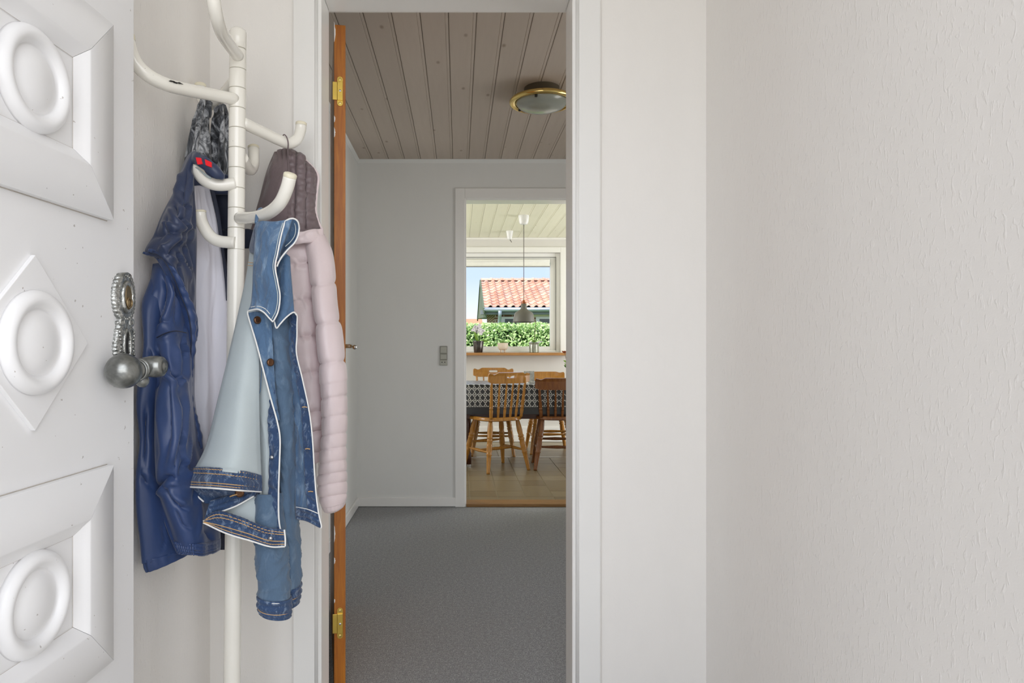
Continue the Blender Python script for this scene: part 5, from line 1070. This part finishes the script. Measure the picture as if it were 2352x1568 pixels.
for fx, fz in ((-.055, .255), (-.03, .285), (-.005, .27), (.02, .255), (.03, .22), (.012, .30), (-.02, .235), (.045, .245)):
    c_ = Vector((ox + fx, SY - .012 + .02 * rf_.random(), SZ + fz)); mbf = MB()
    for k in range(5):
        a = k * 2 * PI / 5 + rf_.random(); d_ = Vector((math.cos(a), -.25, math.sin(a))); s_ = Vector((-math.sin(a), 0, math.cos(a))); vs = []
        for i in range(5):
            f_ = i / 4; w_ = .012 * math.sin(PI * (.1 + .85 * f_)); p = c_ + d_ * (.027 * f_) + Vector((0, -.006 * f_ * f_, 0)); vs += [p - s_ * w_, p + s_ * w_ + Vector((0, .002, 0))]
        mbf.add(vs, [(2 * i, 2 * i + 1, 2 * i + 3, 2 * i + 2) for i in range(4)])
    obj('flower', mbf, M['petal_white'], fpz, smooth=True, solid=.001)
# cream bowl on small feet
simple('cream_ceramic', (.72, .62, .50), .4, 0, .05)
bx_ = sxp(1155); bp = thing('footed_planter', 'cream ribbed planter on little feet with a small green plant', 'potted plant', (bx_, SY, SZ))
mb = MB(); prof = [(.018, .028), (.040, .032), (.052, .050), (.057, .075), (.058, .102), (.060, .108), (.056, .108), (.053, .098), (0, .095)]; n = 48; vs = []
for r, h in prof:
    for k in range(n): rr = r * (1 + .03 * math.cos(k * 2 * PI * 16 / n) * (1 if r > .03 else 0)); vs.append((bx_ + rr * math.cos(2 * PI * k / n), SY + rr * math.sin(2 * PI * k / n), SZ + h))
mb.add(vs, [(i * n + k, i * n + (k + 1) % n, (i + 1) * n + (k + 1) % n, (i + 1) * n + k) for i in range(len(prof) - 1) for k in range(n)]); obj('bowl', mb, M['cream_ceramic'], bp, smooth=True)
for k in range(4):
    a = PI / 4 + k * PI / 2 + .2; c_, s_ = math.cos(a), math.sin(a)
    obj('foot', MB().tube([(bx_ + .030 * c_, SY + .030 * s_, SZ + .036), (bx_ + .030 * c_, SY + .030 * s_, SZ + .014), (bx_ + .036 * c_, SY + .036 * s_, SZ + .003)], [.007, .0055, .006], 8), M['cream_ceramic'], bp, smooth=True)
for k in range(9):
    a = k * .7; leaf((bx_, SY, SZ + .098), (bx_ + .034 * math.cos(a), SY + .03 * math.sin(a), SZ + .115 + .03 * ((k * 7) % 5) / 5), .011, (0, -.6, .8), M['leaf_green'], bp)
# stone grey jar
gx_ = sxp(1226.5); gp = thing('orchid', 'orchid with a bare stem in a grey glass jar, rightmost on the sill', 'potted plant', (gx_, SY, SZ))
t = NT('jar_glass').set(.15, .3); t.col(t.ramp(t.noise(t.co((1, 1, .3)), 40, 3), [(.35, (.16, .17, .12)), (.7, (.42, .43, .36))])); M['jar_glass'] = t.m
obj('jar', MB().lathe([(.050, 0), (.054, .004), (.055, .09), (.050, .096), (.056, .104), (.058, .110), (.052, .112), (.048, .10), (0, .098)], (gx_, SY, SZ), (0, 0, 1), 36), M['jar_glass'], gp, auto=.7)
obj('stem', MB().tube([(gx_, SY, SZ + .10), (gx_ + .008, SY, SZ + .17), (gx_ + .012, SY, SZ + .25), (gx_ + .022, SY, SZ + .345)], .003, 8), M['stem_brown'], gp, smooth=True)
for dx, dz, mt in ((.10, .13, 'petal_white'), (-.06, .12, 'petal_white'), (.055, .11, 'leaf_green'), (-.03, .16, 'leaf_green'), (.02, .15, 'leaf_green'), (-.05, .10, 'petal_white')):
    leaf((gx_, SY, SZ + .10), (gx_ + dx, SY - .02, SZ + dz), .015, (0, -.5, .85), M[mt], gp)

# ================================================================== outside
simple('paving', (.42, .41, .39), .8, 0, .1, 12)
struct('ground_front', MB().box(-12, 12, -14, .10, -.2, -.06), M['paving'], 'paving in front of the street door, out of view', 'ground')
simple('lawn', (.10, .20, .04), .9, 0, .3, 12)
struct('ground_garden', MB().box(-25, 30, KY1 + .28, 45, -.3, -.12), M['lawn'], 'green lawn behind the kitchen', 'ground')
hd_ = thing('hedge', 'clipped bright green hedge outside the kitchen window', 'hedge', (1.5, 12.9, -.12))
simple('hedge_core', (.03, .07, .015), .9)
HX0, HX1, HY0, HYb, HZ = -2.6, 5.0, 12.5, 13.4, 1.50
obj('inner_twigs', MB().box(HX0 + .15, HX1 - .15, HY0 + .15, HYb - .15, -.12, HZ - .14), M['hedge_core'], hd_)
rh = random.Random(2); mb = MB(); vs = []; fs = []
def leafq(c_, n_, s_):
    t1 = Vector((rh.uniform(-1, 1), rh.uniform(-1, 1), rh.uniform(-1, 1))); a = t1.cross(n_)
    if a.length < .05: return
    a.normalize(); b = n_.cross(a).normalized(); k = len(vs)
    vs.extend([c_ - a * s_, c_ + b * s_ * .5, c_ + a * s_, c_ - b * s_ * .5]); fs.append((k, k + 1, k + 2, k + 3))
for i in range(34000):
    x = rh.uniform(HX0, HX1)
    bump_ = .05 * noise.noise(Vector((x * 3, 1, 2)))
    if rh.random() < .72:
        z = rh.uniform(-.1, HZ); y = HY0 + rh.uniform(0, .16) + .08 * noise.noise(Vector((x * 2.5, z * 2.5, 5))); nn_ = Vector((rh.gauss(0, .55), -1 + rh.gauss(0, .4), .55 + rh.gauss(0, .55)))
    else:
        y = rh.uniform(HY0, HYb); z = HZ - rh.uniform(0, .14) + bump_; nn_ = Vector((rh.gauss(0, .55), rh.gauss(-.3, .55), 1))
    leafq(Vector((x, y, z)), nn_.normalized(), rh.uniform(.022, .04))
t = NT('hedge_leaf').set(.45, 0, .5); oi = t.noise(t.co(), 22, 3); t.col(t.ramp(oi, [(.30, (.24, .42, .09)), (.50, (.46, .66, .24)), (.68, (.74, .86, .50))]))
t.b.inputs['Subsurface Weight'].default_value = 0.0; M['hedge_leaf'] = t.m
obj('foliage', mb.add(vs, fs), M['hedge_leaf'], hd_, kind='stuff')
# neighbour's house
HY_ = 19.0; sE = F / HY_
EZ = CAM_H + (797 - 706) / sE; RUN = 2.95; RZ = CAM_H + (797 - 646) / (F / (HY_ + RUN)); X0 = (1112.5 - CX) / sE; X1 = X0 + .212 * 20
nh = thing('neighbour_house', 'brick house with red pantile roof behind the hedge', 'house', ((X0 + X1) / 2, HY_ + RUN, -.12))
t = NT('brick').set(.85); br = t.n('ShaderNodeTexBrick'); t.l(t.co((1, 1, 1), (PI / 2, 0, 0)), br.inputs['Vector'])
br.inputs['Scale'].default_value = 1.0; br.inputs['Brick Width'].default_value = .24; br.inputs['Row Height'].default_value = .075; br.inputs['Mortar Size'].default_value = .012
br.inputs['Color1'].default_value = (.30, .15, .09, 1); br.inputs['Color2'].default_value = (.22, .10, .06, 1); br.inputs['Mortar'].default_value = (.62, .55, .45, 1); t.col(br.outputs[0]); M['brick'] = t.m
simple('house_white', (.80, .79, .76), .6); simple('house_cream', (.70, .66, .48), .6); simple('zinc', (.42, .48, .54), .4, .6, .05); simple('fascia_grey', (.24, .26, .29), .6); simple('barge_green', (.115, .15, .09), .7)
simple('window_dark', (.10, .105, .11), .15, 0, .2, 3)
obj('wall', MB().box(X0 + .30, X1 - .1, HY_ + .25, HY_ + RUN * 2 - .4, -.12, EZ + .05), M['brick'], nh)
obj('soffit', MB().box(X0 - .1, X1, HY_ + .02, HY_ + .26, EZ - .19, EZ - .07), M['fascia_grey'], nh)
obj('lintel_board', MB().box(X0 + .95, X1 - .1, HY_ + .215, HY_ + .255, EZ - .25, EZ - .19), M['house_cream'], nh)
for a, b in ((1155, 1190), (1233, 1275)):
    xa, xb = (a - CX) / (F / 19.5) - .06, (b - CX) / (F / 19.5) + .06; zt_ = EZ - .245
    wf = obj('window', MB().box(xa, xb, HY_ + .20, HY_ + .26, .3, zt_), M['house_white'], nh, bevel=.01)
    obj('pane', MB().box(xa + .10, xb - .10, HY_ + .19, HY_ + .22, .4, zt_ - .065), M['window_dark'], wf)
obj('door_surround', MB().box((1148 - CX) / (F / 19.5), (1182 - CX) / (F / 19.5), HY_ + .21, HY_ + .25, -.1, EZ - .25), M['house_white'], nh)
roof = obj('roof', MB().add([(X0, HY_, EZ), (X1, HY_, EZ), (X1, HY_ + RUN, RZ), (X0, HY_ + RUN, RZ), (X0, HY_ + 2 * RUN, EZ), (X1, HY_ + 2 * RUN, EZ)] + [(X0, HY_, EZ - .08), (X1, HY_, EZ - .08), (X1, HY_ + RUN, RZ - .08), (X0, HY_ + RUN, RZ - .08), (X0, HY_ + 2 * RUN, EZ - .08), (X1, HY_ + 2 * RUN, EZ - .08)],
        [(0, 1, 2, 3), (3, 2, 5, 4), (6, 9, 8, 7), (9, 10, 11, 8), (0, 6, 7, 1), (4, 5, 11, 10), (0, 3, 9, 6), (3, 4, 10, 9), (1, 7, 8, 2), (2, 8, 11, 5)]), M['fascia_grey'], nh)
t = NT('pantile').set(.75); oi = t.n('ShaderNodeObjectInfo'); a = t.noise(t.co(), 9, 4); b_ = t.ramp(oi.outputs['Random'], [(0.0, (.52, .20, .12)), (.45, (.64, .30, .19)), (.8, (.72, .42, .30)), (1.0, (.42, .24, .19))])
t.col(t.mix(t.ramp(a, [(.42, 0.0), (.72, .75)]), b_, (.70, .56, .47))); M['pantile'] = t.m
sl = Vector((0, RUN, RZ - EZ)); SLn = sl.length; sl.normalize(); upn = Vector((0, -sl.z, sl.y)); TWd = .212; NR = 10; TLn = SLn / NR
prof = [(0, .012), (.02, .004), (.06, -.002), (.10, .004), (.125, .030), (.15, .052), (.175, .056), (.20, .046), (.222, .020)]
vs = []; n = len(prof)
for k_, l_ in ((0, -.03), (0, TLn + .02)):
    for x, h in prof: vs.append(Vector((x, 0, 0)) + sl * l_ + upn * (h + .028 - (.022 if l_ > 0 else 0)))
vs += [v_ - upn * .016 for v_ in vs[:]]
fs = [(i, i + 1, n + i + 1, n + i) for i in range(n - 1)] + [(2 * n + i, 3 * n + i, 3 * n + i + 1, 2 * n + i + 1) for i in range(n - 1)] + [(i, 2 * n + i, 2 * n + i + 1, i + 1) for i in range(n - 1)]
tm = bpy.data.meshes.new('roof_tile'); tm.from_pydata([tuple(v_) for v_ in vs], [], fs); tm.materials.append(M['pantile']); tm.polygons.foreach_set('use_smooth', [True] * len(tm.polygons)); tm.set_sharp_from_angle(angle=.8)
ro = ORG[roof.name]
for c in range(20):
    for r in range(NR):
        o = bpy.data.objects.new('roof_tile', tm); COL.objects.link(o); o.parent = roof
        o.location = Vector((X0 + c * TWd, HY_, EZ)) + sl * (TLn * r) - ro
rm = bpy.data.meshes.new('ridge_tile'); mb = MB(); vs = []; n = 9
for x, r in ((0, .115), (.29, .10), (.29, .13), (.36, .13)):
    for k in range(n): a = PI * k / (n - 1); vs.append((x, -r * math.cos(a), r * math.sin(a) * .8))
rm.from_pydata(vs, [], [(i * n + k, i * n + k + 1, (i + 1) * n + k + 1, (i + 1) * n + k) for i in range(3) for k in range(n - 1)]); rm.materials.append(M['pantile'])
for c in range(13):
    o = bpy.data.objects.new('ridge_tile', rm); COL.objects.link(o); o.parent = roof; o.location = Vector((X0 + c * .335, HY_ + RUN, RZ + .02)) - ro
obj('barge_board', MB().add([(X0 - x, y, z + dz) for x in (.0, .04) for dz in (.03, -.10) for y, z in ((HY_ - .12, EZ - .05), (HY_ + RUN, RZ + .02), (HY_ + 2 * RUN + .12, EZ - .05))],
        [(0, 1, 4, 3), (1, 2, 5, 4), (6, 9, 10, 7), (7, 10, 11, 8), (0, 6, 7, 1), (1, 7, 8, 2), (3, 4, 10, 9), (4, 5, 11, 10), (0, 3, 9, 6), (2, 8, 11, 5)]), M['barge_green'], nh)
obj('gable_cladding', MB().prism([(HY_ - .05, EZ - .04), (HY_ + RUN, RZ), (HY_ + 2 * RUN, EZ - .04), (HY_ + 2 * RUN, EZ - .06), (HY_ - .05, EZ - .28)], lambda p, q: Vector((X0 - .015, p, q)), None, (.06, 0, 0)), M['barge_green'], nh)
gt = obj('gutter', MB().tube([(X0 - .02, HY_ - .06, EZ - .06), (X1, HY_ - .06, EZ - .06)], .062, 14), M['zinc'], nh, smooth=True)
xd = (1147 - CX) / (F / 19.2)
obj('downpipe', MB().tube([(xd, HY_ - .06, EZ - .08), (xd, HY_ + .0, EZ - .25), (xd - .02, HY_ + .10, EZ - .50), (xd - .02, HY_ + .10, -.1)], [.07, .05, .045, .045], 12), M['zinc'], gt, smooth=True)
obj('side_gable', MB().prism([(X0 + .05, EZ - .86), (X0 + .62, EZ - .45), (X0 + .62, -.1), (X0 + .05, -.1)], lambda p, q: Vector((p, HY_ + .12, q)), None, (0, .12, 0)), M['brick'], nh)
obj('verge', MB().prism([(X0 + .02, EZ - .88), (X0 + .62, EZ - .45), (X0 + .62, EZ - .40), (X0 + .0, EZ - .84)], lambda p, q: Vector((p, HY_ + .08, q)), None, (0, .18, 0)), M['fascia_grey'], nh)
# low red roof far off
lr = thing('far_roof', 'low orange tiled roof far behind the hedge at the left', 'roof', (.5, 27, -.12))
sF = F / 27.0
obj('roof', MB().add([(-4.0, 27, CAM_H + .55), (1.02, 27, CAM_H + .55), (1.02, 29.5, CAM_H + 1.22), (-4.0, 29.5, CAM_H + 1.22), (-4.0, 32, CAM_H + .55), (1.02, 32, CAM_H + .55)], [(0, 1, 2, 3), (3, 2, 5, 4), (0, 3, 4), (1, 5, 2), (0, 4, 5, 1)]), simple('far_tile', (.66, .27, .15), .8, 0, .15, 3), lr)
obj('wall', MB().box(-3.8, .9, 27.3, 31.7, -.12, CAM_H + .56), M['house_white'], lr)
